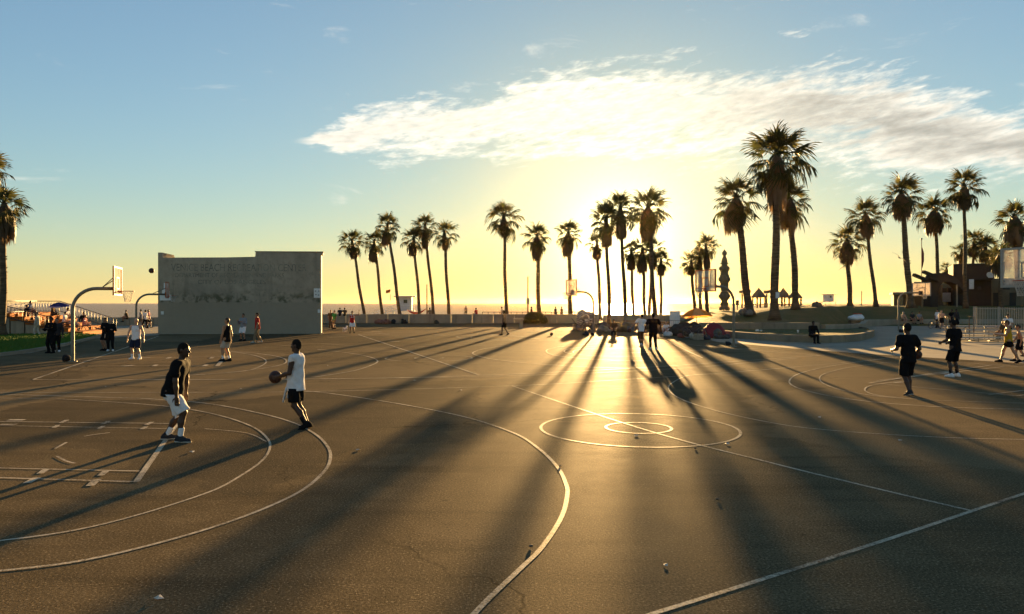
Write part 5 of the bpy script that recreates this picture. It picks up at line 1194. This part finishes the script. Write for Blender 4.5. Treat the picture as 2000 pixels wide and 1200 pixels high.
g8 = 'people seated on the far seat wall'
for (lab, px, tp, sk) in [('bare-chested person with fair hair seated on the far seat wall, left of three', 1763, None, 'light'), ('person in dark top seated on the far seat wall, middle of three', 1780, ('tee', 'charcoal'), 'mid'), ('person in grey top seated on the far seat wall, right of three', 1794, ('tee', 'grey'), 'tan')]:
    person(lab, Vector(((px - 1000) / F * 75.6, 75.55, .22)), 1.72, 185, sk, tp, ('shorts', 'black' if px != 1763 else 'khaki'), 'black', None, 'grey' if px == 1763 else 'black', group=g8, **SIT)
person('person in white shirt sitting high on the aluminium bleachers', G(1974, 668) + Vector((.9, 1.6, .42)), 1.70, 150, 'mid', ('tee', 'white'), ('pants', 'black'), 'black', None, 'black', **SIT)
person('person sitting low on the aluminium bleachers, facing away', G(1969, 668) + Vector((.2, .6, .05)), 1.70, 20, 'mid', ('tee', 'brown'), ('pants', 'black'), 'black', None, 'black', **SIT)
# spectators on the left bleachers (placed in the terrace's own frame)
def on_bleach(x, row):
    q = Matrix.Rotation(BLR, 3, 'Z') @ Vector((x, .45 + row * .95, .29 + row * .27 - .47 * .98 + .12)); return BL0 + q
g9 = 'spectators on the orange bleachers'
for (lab, x, row, tp, bt, sk, hr) in [('spectator in black at the top left of the orange bleachers', -2.2, 4, ('tee', 'black'), ('pants', 'black'), 'mid', 'black'), ('spectator in blue shirt under the umbrella on the orange bleachers', .55, 5, ('tee', 'blue'), ('pants', 'navy'), 'mid', 'black'),
        ('spectator in white top low in the middle of the orange bleachers', -.5, 2, ('tee', 'white'), ('shorts', 'brown'), 'light', 'black'), ('spectator in brown shirt right of the umbrella on the orange bleachers', 2.2, 4, ('tee', 'brown'), ('pants', 'brown'), 'dark', 'black'),
        ('spectator in grey at the lower left of the orange bleachers', -1.4, 1, ('long', 'grey'), ('pants', 'black'), 'mid', 'brown'), ('spectator in pink top on the lower steps of the orange bleachers', .7, 1, ('tee', 'pink'), ('pants', 'black'), 'light', 'brown'), ('spectator in white T-shirt right on the orange bleachers', 2.4, 3, ('tee', 'white'), ('shorts', 'black'), 'mid', 'black')]:
    person(lab, on_bleach(x, row), 1.68, -80, sk, tp, bt, 'black', None, hr, group=g9, **{**SIT, 'v': .028})
person('person in dark coat standing at the foot of the orange bleachers', G(163, 650), 1.66, 200, 'mid', ('long', 'black', -.3), ('shorts', 'black'), 'black', None, 'black', v=.024)
# on and behind the sea walls
g10 = 'people on the sea walls'
for (lab, px, Y, z, yaw_, tp) in [('person sitting on the sea wall left of the handball wall, facing left', 248, 75.8, .40, 100, ('tee', 'brown')), ('left one of two people sitting on the sea wall by the handball wall', 664, 85.0, .58, 20, ('tee', 'charcoal')), ('right one of two people sitting on the sea wall by the handball wall', 673, 85.0, .58, 10, ('tee', 'brown')),
        ('person sitting alone on the sea wall between lifeguard tower and lone palm', 931, 85.0, .58, 60, ('tee', 'red')), ('person sitting on the sea wall between the bare pole and the third trio palm', 840, 85.1, .58, 30, ('tee', 'khaki'))]:
    person(lab, Vector(((px - 1000) / F * Y, Y, z)), 1.7, yaw_, 'mid', tp, ('shorts', 'black'), 'black', None, 'black', group=g10, **{**SIT, 'v': .028})
g11 = 'walkers beyond the sea wall'
for (lab, px, Y, yaw_, tp, bt) in [('walker in grey on the path left of the handball wall', 275, 72, 100, ('tee', 'grey'), ('shorts', 'khaki')), ('skater in white and black striding left of the handball wall', 284, 68, 80, ('tee', 'white'), ('pants', 'black')), ('skater in pink close to the handball wall edge', 290, 70, -80, ('tee', 'pink'), ('shorts', 'black')),
        ('cyclist-path walker right of the tall box pole', 1038, 88, -80, ('tee', 'brown'), ('shorts', 'black')), ('walker in pale shirt left of the lone tall palm base', 980, 88, 80, ('tee', 'cream'), ('shorts', 'khaki')), ('left one of a far couple walking behind the shrub', 1085, 92, 60, ('tee', 'charcoal'), ('pants', 'black')), ('right one of a far couple walking behind the shrub', 1097, 92, 60, ('tee', 'brown'), ('pants', 'black')), ('lone far bather beyond the sea wall near the water', 910, 110, 40, None, ('trunks', 'navy'))]:
    person(lab, Vector(((px - 1000) / F * Y, Y, .0 if Y < 84 else .2)), 1.74, yaw_, 'mid', tp, bt, 'black', None, 'black', group=g11, v=.03, fL=(-.1, .2, .085), fR=(.1, -.2, .085))

person('vendor in pale clothes sitting on the ground left of the pale sign board', G(1302, 652), 1.66, 150, 'light', ('long', 'white'), ('pants', 'cream'), 'brown', None, 'brown', **{**SIT, 'pel': .20, 'fL': (-.15, .5, .085), 'fR': (.15, .55, .085), 'v': .022})
person('vendor in brown sitting at the foot of the central palm', G(1199, 655), 1.70, 170, 'mid', ('tee', 'brown'), ('pants', 'black'), 'black', None, 'black', **{**SIT, 'pel': .40, 'v': .022})
# ------------------------------------------------------------------ bicycles, umbrellas, vendors' goods, bags, animals, litter
RUB = simple('rubber', (.02, .02, .02), .7, .2, 20); CHROME = simple('bike_metal', (.35, .35, .34), .3, .1, 20, .05, .5, .8)
def bicycle(label, p, yaw, colr=(.25, .05, .04), lean=6):
    t = thing('bicycle', label, 'bicycle', p, R(yaw), 'parked bicycles'); t.rotation_euler.x = R(lean); fm = simple('bike_frame_%d%d%d' % tuple(int(c * 99) for c in colr), colr, .4, .1, 20, .05)
    Mx = Euler((R(90), 0, 0)).to_matrix()
    for x in (-.52, .52):
        wl = MB().torus((x, 0, .34), .32, .024, Mx, 26, 6).build('wheel', RUB, t); sp = MB()
        for k in range(12): a = math.pi * k / 6; sp.tube([(x, 0, .34), (x + .31 * math.cos(a), 0, .34 + .31 * math.sin(a))], .004, 3)
        sp.torus((x, 0, .34), .295, .012, Mx, 24, 5); sp.build('rim', CHROME, wl)
    f = MB()
    for a, b in [((-.52, 0, .34), (-.08, 0, .30)), ((-.52, 0, .34), (-.20, 0, .80)), ((-.08, 0, .30), (-.22, 0, .88)), ((-.20, 0, .80), (.34, 0, .86)), ((-.08, 0, .30), (.36, 0, .74)), ((.33, 0, .95), (.52, 0, .34))]: f.tube([a, b], .02, 6)
    f.build('frame', fm, t); MB().sphere((-.23, 0, .92), (.14, .07, .045), 10, 6).build('saddle', RUB, t)
    MB().tube([(.30, -.27, 1.02), (.36, -.12, 1.0), (.33, 0, .97), (.36, .12, 1.0), (.30, .27, 1.02)], .014, 6).build('handlebar', CHROME, t); MB().torus((-.08, 0, .30), .09, .01, Mx, 14, 4).build('chainring', CHROME, t)
    return t
bicycle('bicycle parked below the orange bleachers, nearer the pole', G(131, 655), 5, (.05, .05, .06))
bicycle('second bicycle parked below the orange bleachers, further right', G(156, 653), -10, (.3, .06, .04))
bicycle('bicycle leaning against the graffiti-covered cart', G(1144, 647) + Vector((0, -.5, 0)), -8, (.06, .05, .05))
bicycle('bicycle standing in front of the dark vendor pile left of the red tent', G(1356, 661), 10, (.05, .05, .05))
bicycle('bicycle standing close by the skaters on the far walk', G(1826, 642), 20, (.04, .05, .05))
def umbrella(label, p, r, hpole, h0, mats, n_=8, tilt=0.0, rz=0.0):
    t = thing('umbrella', label, 'umbrella', p, rz); t.rotation_euler.x = tilt
    top = Vector((0, 0, hpole)); me = bpy.data
    for k in range(n_):
        a0, a1 = 2 * math.pi * k / n_, 2 * math.pi * (k + 1) / n_; mb = MB(); vs = [top]; rows = 4
        for i in range(1, rows + 1):
            f_ = i / rows; z = hpole - h0 * f_ ** 1.6
            for a in (a0, (a0 + a1) / 2, a1): rr = r * f_ * (1 if a != (a0 + a1) / 2 else .94); vs.append((rr * math.cos(a), rr * math.sin(a), z - (.03 * f_ if a == (a0 + a1) / 2 else 0)))
        fs = [(0, 1, 2), (0, 2, 3)]
        for i in range(rows - 1):
            o = 1 + 3 * i; fs += [(o, o + 3, o + 4, o + 1), (o + 1, o + 4, o + 5, o + 2)]
        mb.add(vs, fs, True).build('canopy_panel', mats[k % len(mats)], t)
    MB().tube([(0, 0, 0), (0, 0, hpole + .12)], .022, 8).build('pole', GALV, t); rb = MB()
    for k in range(n_): a = 2 * math.pi * k / n_; rb.tube([(0, 0, hpole - .05), (r * .55 * math.cos(a), r * .55 * math.sin(a), hpole - h0 * .55 ** 1.6 - .02), (r * math.cos(a), r * math.sin(a), hpole - h0 - .01)], .008, 4)
    rb.build('rib', GALV, t); return t
def mat_canopy(name, c, tl=.55):
    m, nn = new_mat(name); p = nn.n('ShaderNodeTexCoord').outputs['Object']; cc = nn.mix(nn.ramp(nn.noise(p, 4, 4), .3, .7), C4([x * .85 for x in c]), C4(c))
    d = nn.n('ShaderNodeBsdfDiffuse'); nn.put(d.inputs[0], cc); t = nn.n('ShaderNodeBsdfTranslucent'); nn.put(t.inputs[0], cc); x = nn.n('ShaderNodeMixShader', i_0=tl); nn.t.links.new(d.outputs[0], x.inputs[1]); nn.t.links.new(t.outputs[0], x.inputs[2])
    o = nn.n('ShaderNodeOutputMaterial'); nn.t.links.new(x.outputs[0], o.inputs[0]); return m
ORG, ORG2 = mat_canopy('orange_canopy', (.80, .36, .08)), mat_canopy('pale_orange_canopy', (.85, .55, .22)); BLU = mat_canopy('blue_canopy', (.05, .06, .20), .3)
umbrella('sunlit orange umbrella over the vendor pile', G(1369, 657) + Vector((0, 1.0, 0)), 1.2, 1.98, .62, [ORG, ORG, ORG2], rz=.3, tilt=R(-6))
umbrella('dark blue umbrella over the spectators on the orange bleachers', on_bleach(1.05, 3) + Vector((0, .1, .3)), .75, 1.35, .30, [BLU], tilt=R(8))
def bundle(name, label, cat, p, dims, colr, seed, group=None, n_=9, rz=0.0, folds=.02):
    "tarp-wrapped or heaped goods: overlapping lumps with creases"
    r = random.Random(seed); a, b, c = dims; S = SDF((-a * .75, -b * .75, 0), (a * .75, b * .75, c * 1.2), max(.035, a / 40))
    for i in range(n_): x, y = r.uniform(-.36, .36) * a, r.uniform(-.32, .32) * b; hh = c * r.uniform(.45, 1) * (1 - abs(x) / a * .7); S.ell((x, y, hh * .45), (a * r.uniform(.14, .26), b * r.uniform(.2, .3), hh * .55), None, .08)
    S.fold(folds, 9, 5, 14, seed); S.fold(folds * .8, -7, 12, 9, 2 * seed); S.cut((0, 0, 0.002), (0, 0, -1))
    o = link(name, S.mesh(name, simple('goods_%s' % name + str(seed), colr, .8, .45, 3.0, .4)), None, p, rz); return tag(o, label, cat, group)
gv = 'goods heaped along the vendor row'
bundle('goods_heap', 'dark heap of wrapped goods under the orange umbrella', 'goods', G(1343, 656), (2.3, 1.6, 1.15), (.05, .04, .03), 1, gv, 14)
bundle('goods_heap', 'low brown heap of bags right behind the man in black', 'goods', G(1303, 648), (1.8, 1.2, .7), (.13, .09, .055), 2, gv)
bundle('goods_heap', 'tan tarp-covered heap left of the man in white', 'goods', G(1217, 648), (2.1, 1.3, .95), (.17, .12, .065), 3, gv, 12)
bundle('goods_heap', 'rounded brown bundle at the foot of the central palm', 'goods', G(1200, 648), (1.0, .9, .85), (.12, .06, .035), 4, gv)
bundle('goods_heap', 'long low heap of goods on the ground behind the graffiti-covered cart', 'goods', G(1172, 644), (2.2, 1.2, .75), (.11, .085, .06), 5, gv)
bundle('plastic_bag', 'white plastic bags slumped left of the orange umbrella', 'bag', G(1304, 657), (.8, .6, .42), (.6, .58, .54), 6, None, 6)
bundle('black_bag', 'black gym bag dropped at the foot of the centre hoop', 'bag', G(1149, 656), (.8, .5, .36), (.015, .015, .017), 7, None, 5)
bundle('black_bag', 'black backpack at the foot of the leftmost hoop pole', 'bag', G(132, 706), (.40, .34, .42), (.012, .012, .014), 8, None, 5)
bundle('black_bag', 'black bag at the foot of the hoop beside the orange umbrella', 'bag', G(1423, 674), (.42, .36, .32), (.012, .012, .014), 9, None, 5)
bundle('black_bag', 'black bag hung low on the hoop pole of the right walk', 'bag', G(1763, 650), (.7, .4, .34), (.012, .012, .014), 10, None, 5)
bundle('trash_bag', 'left one of two black rubbish bags against the sea wall', 'bag', G(770, 632.6), (.7, .5, .62), (.02, .02, .02), 11, 'rubbish bags by the sea wall', 5)
bundle('trash_bag', 'right bigger one of two black rubbish bags against the sea wall', 'bag', G(788, 632.6), (.85, .6, .68), (.02, .02, .02), 12, 'rubbish bags by the sea wall', 6)
bundle('goods_heap', 'brown heap of cushions against the sea wall below the leaning palms', 'goods', G(748, 633.4), (1.9, .9, .75), (.20, .09, .06), 13, gv)
bundle('goods_heap', 'small dark crate-like bundle against the sea wall under the trio', 'goods', G(854, 632.8), (.75, .6, .58), (.06, .05, .04), 14, gv, 6)
bundle('blue_tarp', 'crumpled blue tarpaulin on the ground before the brick side wall', 'tarpaulin', G(44, 652) + Vector((0, 0, .12)), (1.6, .9, .3), (.04, .07, .28), 15, None, 9, folds=.03)
bundle('black_bin_bag', 'black box-like bag beside the woman in cream on the lawn edge', 'bag', G(88, 655) + Vector((0, 0, .12)), (.9, .6, .6), (.015, .015, .017), 16, None, 6)
bundle('boulder', 'rounded boulder on the mound beside the leaning big palm', 'boulder', at(1455, 613, 64) + Vector((0, 0, -.15)), (1.3, 1.1, .7), (.16, .14, .11), 17, 'boulders on the mound', 6, folds=.01)
bundle('boulder', 'large rounded boulder at the crest right of the three big palms', 'boulder', at(1596, 603, 72) + Vector((0, 0, -.1)), (1.1, 1.0, .95), (.13, .11, .08), 18, 'boulders on the mound', 6, folds=.01)
bundle('goods_heap', 'grey wrapped bundle right of the graffiti-covered cart', 'goods', G(1180, 649), (1.1, .8, .7), (.16, .15, .13), 31, gv, 7)
bundle('goods_heap', 'olive duffel heap behind the wooden bench of the vendor row', 'goods', G(1262, 643), (1.5, .9, 1.0), (.10, .09, .05), 32, gv, 8)
bundle('goods_heap', 'reddish blanket roll in front of the dark heap under the umbrella', 'goods', G(1328, 660), (.9, .5, .34), (.22, .07, .05), 33, gv, 5)
bundle('goods_heap', 'pale sack leaning on the dark heap under the umbrella', 'goods', G(1351, 662), (.5, .4, .5), (.36, .31, .23), 34, gv, 4)
bundle('goods_heap', 'dark rucksack beside the red tent pole', 'goods', G(1380, 664), (.5, .4, .45), (.04, .04, .05), 35, gv, 4)
bundle('goods_heap', 'tan cardboard-coloured bundle at the left end of the vendor row', 'goods', G(1133, 646), (.9, .7, .5), (.24, .16, .09), 36, gv, 5)
# graffiti-covered cart
def mat_graffiti():
    m, nn = new_mat('graffiti_sheet'); p = nn.n('ShaderNodeTexCoord').outputs['Object']; wv = nn.n('ShaderNodeTexWave', wave_type='RINGS', i_Scale=1.1, i_Distortion=22.0, i_Detail=4.0); nn.put(wv.inputs['Vector'], p)
    c = nn.mix(nn.ramp(wv.outputs[1], .35, .75), (.20, .165, .12, 1), (.46, .40, .31, 1)); finish(nn, c, .7, nn.noise(p, 6, 4), .3, .02); return m
gc = thing('vendor_cart', 'graffiti-covered cart with rounded cover beside the centre hoop', 'cart', G(1144, 643)); S = SDF((-1.0, -.7, .2), (1.0, .7, 1.9), .045)
for q in ((-.35, 0, 1.0, .5, .5, .75), (.3, 0, .95, .55, .5, .65), (.0, 0, .6, .8, .5, .35)): S.ell(q[:3], q[3:], None, .15)
S.fold(.02, 8, 3, 11); S.cut((0, 0, .28), (0, 0, -1)); link('cover', S.mesh('cover', mat_graffiti()), gc)
for x in (-.55, .55):
    for y in (-.45, .45): MB().torus((x, y, .2), .18, .035, Euler((R(90), 0, 0)).to_matrix(), 16, 6).build('wheel', RUB, gc)
MB().box((0, 0, .27), (1.5, 1.0, .06)).build('bed', SHPOST, gc); MB().tube([(-.75, 0, .3), (-1.25, 0, .95), (-1.25, .3, .95)], .025, 6).build('handle', BLACKM, gc)
# sign board, benches, crates, cooler, chair
sb = thing('sign_board', 'tall pale blank sign board standing left of the orange umbrella', 'sign', G(1318, 650)); MB().box((0, 0, 1.05), (.80, .05, 1.30)).build('panel', WHITEP, sb)
for x in (-.34, .34): MB().box((x, .05, .55), (.06, .04, 1.1)).build('leg', SHPOST, sb)
rk = thing('crowd_barrier', 'small metal crowd barrier in front of the pale sign board', 'barrier', G(1319, 652)); MB().tube([(-.5, 0, 0), (-.5, 0, 1.0), (.5, 0, 1.0), (.5, 0, 0)], .022, 6).build('frame', BLACKM, rk)
me = MB().tube([(0, 0, .15), (0, 0, 1.0)], .01, 5).mesh('bar', BLACKM)
for i in range(7): link('bar', me, rk, (-.42 + i * .14, 0, 0))
def bench(label, p, rz, L=2.0):
    t = thing('bench', label, 'bench', p, R(rz), 'benches in the vendor row')
    for i in range(3): MB().box((0, -.16 + i * .16, .45), (L, .13, .045)).build('seat_slat', SHPOST, t)
    for i in range(2): MB().box((0, .28, .62 + i * .18), (L, .04, .12)).build('back_slat', SHPOST, t)
    for x in (-L * .4, L * .4): MB().box((x, 0, .21), (.08, .36, .42)).build('leg', CONCW, t); MB().box((x, .24, .55), (.06, .05, .60)).build('back_post', CONCW, t)
bench('wooden bench between the heap and the pale sign board', G(1293, 650), 0, 1.8); bench('wooden bench just behind the man in white T-shirt', G(1240, 646), 4, 1.9)
CRM = [simple('crate_' + str(i), c, .7, .25, 6) for i, c in enumerate([(.22, .13, .06), (.10, .12, .14), (.30, .24, .16)])]
def crate(label, p, d, rz, m):
    t = thing('crate', label, 'crate', p, R(rz), 'crates in the vendor row'); x, y, z = d; n_ = 3; hs_ = z / n_
    for i in range(n_):
        for s_ in (-1, 1): MB().box((0, s_ * y / 2, hs_ * (i + .5)), (x, .02, hs_ * .82)).build('slat', m, t); MB().box((s_ * x / 2, 0, hs_ * (i + .5)), (.02, y - .03, hs_ * .82)).build('slat', m, t)
    MB().box((0, 0, .02), (x - .03, y - .03, .03)).build('bottom', m, t)
for (lab, px, py, d, rz, i, z) in [('brown slatted crate at the left end of the vendor row', 1126, 644, (.6, .45, .45), 10, 0, 0), ('grey slatted crate beside the tan tarp-covered heap', 1232, 649, (.55, .5, .5), -12, 1, 0), ('pale slatted crate at the foot of the red tent', 1364, 664, (.5, .4, .4), 20, 2, 0), ('brown slatted crate behind the plastic bags', 1311, 652, (.6, .5, .55), 4, 0, 0)]: crate(lab, G(px, py), d, rz, CRM[i])
# red tent
rt_ = thing('red_tent', 'small red pop-up tent with a dark opening beside the planter', 'tent', G(1394, 660)); S = SDF((-1.1, -.8, 0), (1.1, .9, 1.3), .045); S.ell((0, 0, 0), (.82, .68, 1.02), None, .05); S.fold(.015, 10, 0, 8); S.cut((0, 0, .003), (0, 0, -1))
S2 = S.mesh('dome', simple('red_tent_cloth', (.20, .015, .016), .6, .2, 3, .3)); link('dome', S2, rt_)
S = SDF((-.6, -1, 0), (.6, 0, 1), .04); S.ell((.1, -.50, .25), (.34, .24, .40), None, .02); S.cut((0, 0, .004), (0, 0, -1)); link('opening', S.mesh('opening', simple('tent_interior', (.10, .09, .07), .8, .5, 4)), rt_)
MB().tube([(-.80, 0, .02), (-.5, -.2, .72), (0, -.05, 1.05), (.5, .2, .72), (.80, 0, .02)], .016, 6).build('hoop_pole', BLACKM, rt_)
bundle('bedding', 'dark bedding with pale pillow spilling from the red tent', 'bedding', G(1412, 662), (1.2, .8, .5), (.06, .055, .05), 21, None, 8)
# white-covered cart on the walk
wc = thing('covered_cart', 'cart under a white cover on the walk left of the right hoop', 'cart', G(1672, 641)); S = SDF((-.9, -.6, .6), (.9, .6, 1.5), .04)
for q in ((0, 0, .95, .75, .45, .28), (.2, 0, 1.12, .4, .35, .2)): S.ell(q[:3], q[3:], None, .12)
S.fold(.02, 9, 4, 10); link('cover', S.mesh('cover', CLOTH['white']), wc); MB().box((0, 0, .55), (1.2, .7, .35)).build('box', CRM[0], wc)
for x in (-.45, .45): MB().torus((x, -.36, .22), .2, .03, Euler((R(90), 0, 0)).to_matrix(), 16, 6).build('wheel', RUB, wc)
bl_ = simple('red_blanket', (.45, .05, .02), .8); MB().box((.1, -.02, 1.34), (.6, .5, .06), rz=.2, bev=.02).build('blanket', bl_, wc)
# cups on the planter, small dog, gull
for (lab, px) in [('white paper cup on the planter wall near the seated person', 1562), ('pair of crumpled white packets on the planter wall', 1482)]:
    p = G(px, 664.5 if px > 1500 else 661.5); t = thing('paper_cup' if px > 1500 else 'packet', lab, 'litter', p + Vector((0, .3, .46))); mb = MB()
    (mb.lathe([(.05, 0), (.065, .17), (.06, .17)], 12) if px > 1500 else mb.box((0, 0, .06), (.25, .14, .11), .4, bev=.03).box((.26, .02, .05), (.16, .12, .09), -.3, bev=.03)); mb.build('body', WHITEP, t)
dg = thing('dog', 'small white dog standing beside the man in the red jersey', 'dog', G(674, 650), R(75)); S = SDF((-.4, -.2, 0), (.5, .2, .6), .018)
S.cap((-.20, 0, .30), (.16, 0, .31), .085, .10, .04); S.cap((.16, 0, .33), (.28, 0, .45), .07, .055, .03); S.ell((.32, 0, .48), (.075, .06, .06), None, .02); S.cap((.36, 0, .465), (.43, 0, .45), .034, .024, .015)
for s2 in (-1, 1):
    S.cap((.15, s2 * .065, .26), (.15, s2 * .065, .14), .04, .026, .02); S.cap((.15, s2 * .065, .14), (.16, s2 * .065, .02), .024, .022, .015); S.cap((-.19, s2 * .065, .28), (-.13, s2 * .07, .20), .055, .035, .02); S.cap((-.13, s2 * .07, .20), (-.22, s2 * .07, .11), .032, .022, .015); S.cap((-.22, s2 * .07, .11), (-.21, s2 * .07, .02), .021, .022, .01); S.cap((.30, s2 * .05, .53), (.27, s2 * .07, .47), .022, .016, .01)
S.cap((-.28, 0, .34), (-.36, 0, .47), .025, .012, .02); S.cut((0, 0, 0), (0, 0, -1)); link('body', S.mesh('body', simple('white_fur', (.62, .60, .55), .9, .15, 20, .6)), dg)
gu = thing('gull', 'dark gull gliding between the right-hand palms', 'bird', at(1757, 504, 60), R(20)); gu.rotation_euler = (R(20), R(33), R(10)); S = SDF((-.3, -.12, -.12), (.3, .12, .12), .012); S.cap((0, -.16, 0), (0, .12, 0), .035, .055, .03); S.cap((0, .12, .01), (0, .20, .02), .035, .03, .02); S.cap((0, .22, .02), (0, .27, .01), .014, .006, .01); S.cap((0, -.16, 0), (0, -.27, 0), .03, .045, .02, (0, 0, 1), .25)
GUL = simple('gull_feather', (.12, .11, .10), .8); link('body', S.mesh('body', GUL), gu)
for s2 in (-1, 1):
    q = [(.03, .08, .02, .16), (.28, .12, .11, .17), (.55, .05, .08, .13), (.85, -.10, .0, .02)]; vs = []
    for (x, y, z, c) in q: vs += [(s2 * x, y, z), (s2 * x, y - c, z - .005), (s2 * x, y, z - .02), (s2 * x, y - c, z - .012)]
    fs = []
    for i in range(3): o = 4 * i; fs += [(o, o + 4, o + 5, o + 1), (o + 2, o + 3, o + 7, o + 6), (o, o + 2, o + 6, o + 4), (o + 1, o + 5, o + 7, o + 3)]
    MB().add(vs, fs, True).build('wing', GUL, gu)
# scraps of litter and pebbles on the court
lr = random.Random(5); LITM = simple('litter_scrap', (.50, .46, .38), .7, .3, 30)
lit = [MB().box((0, 0, .012), (.11, .07, .022), bev=.008).mesh('litter_scrap', LITM), MB().add([(-.07, -.04, .004), (.06, -.05, .02), (.07, .04, .006), (-.05, .05, .03), (0, 0, .035)], [(0, 1, 4), (1, 2, 4), (2, 3, 4), (3, 0, 4)]).mesh('litter_scrap', LITM)]
for (px, py, where) in [(1243, 852, 'just below the small centre circle'), (1420, 868, 'inside the right rim of the near centre circle'), (1600, 816, 'right of the two largest shadows, beyond the right arc'), (1758, 861, 'below the long right-hand arc line'), (310, 1170, 'at the bottom left of the court'),
        (206, 756, 'between the two long lines at left'), (660, 664, 'right of the handball wall corner'), (724, 663, 'beside the far half-court line top'), (1110, 722, 'beyond the upper long line near the centre'), (900, 763, 'just below the lower long line left of its junction'), (1300, 1105, 'in the sunlit strip near the bottom'),
        (760, 663, 'on the far court below the leaning palms'), (815, 650, 'on the far court near the bare pole'), (850, 656, 'on the far court below the palm trio'), (640, 715, 'left of the far arc, behind the ball player'), (810, 744, 'between the two long lines left of centre'), (375, 884, 'in front of the crouching player'), (700, 880, 'in the broad shadow left of the big arc'),
        (560, 742, 'behind the man holding the ball'), (1175, 668, 'in the bright sunlit patch before the vendors'), (470, 760, 'between the two near players')]:
    o = link('litter_scrap', lit[1], None, G(px, py) + Vector((0, 0, .003)), lr.uniform(0, 6)); k_ = lr.uniform(.35, .7); o.scale = (k_, k_, k_); tag(o, 'small pale litter scrap ' + where, 'litter', 'scraps of litter on the court')
STONEM = simple('pebble', (.10, .085, .07), .8, .3, 30); pb = SDF((-.06, -.05, 0), (.06, .05, .06), .008); pb.ell((0, 0, .018), (.022, .017, .014), None, .01); pb = pb.mesh('pebble', STONEM)
for (px, py, lab) in [(1037, 1070, 'dark pebble casting a small shadow near the big arc'), (1094, 913, 'dark pebble lying on the big painted arc'), (1401, 978, 'dark pebble right of the centre circle'), (1358, 878, 'tiny dark pebble just below the centre circle')]:
    tag(link('pebble', pb, None, G(px, py), px), lab, 'pebble', 'pebbles on the court')
# haze added for the warm glare veil round the sun: even, thin, forward-scattering
HAZE = 0.000018
if HAZE > 0:
    hz = MB().box((0, 3005, 10.0), (10600, 6070, 28)); m, nn = new_mat('haze_air'); vv = nn.n('ShaderNodeVolumePrincipled', i_Density=HAZE, i_Anisotropy=.86); vv.inputs['Color'].default_value = (1, .66, .27, 1); o = nn.n('ShaderNodeOutputMaterial'); nn.t.links.new(vv.outputs[0], o.inputs['Volume'])
    tag(hz.build('haze', m), 'thin golden haze added as a sun-glare veil', None, None, 'stuff')
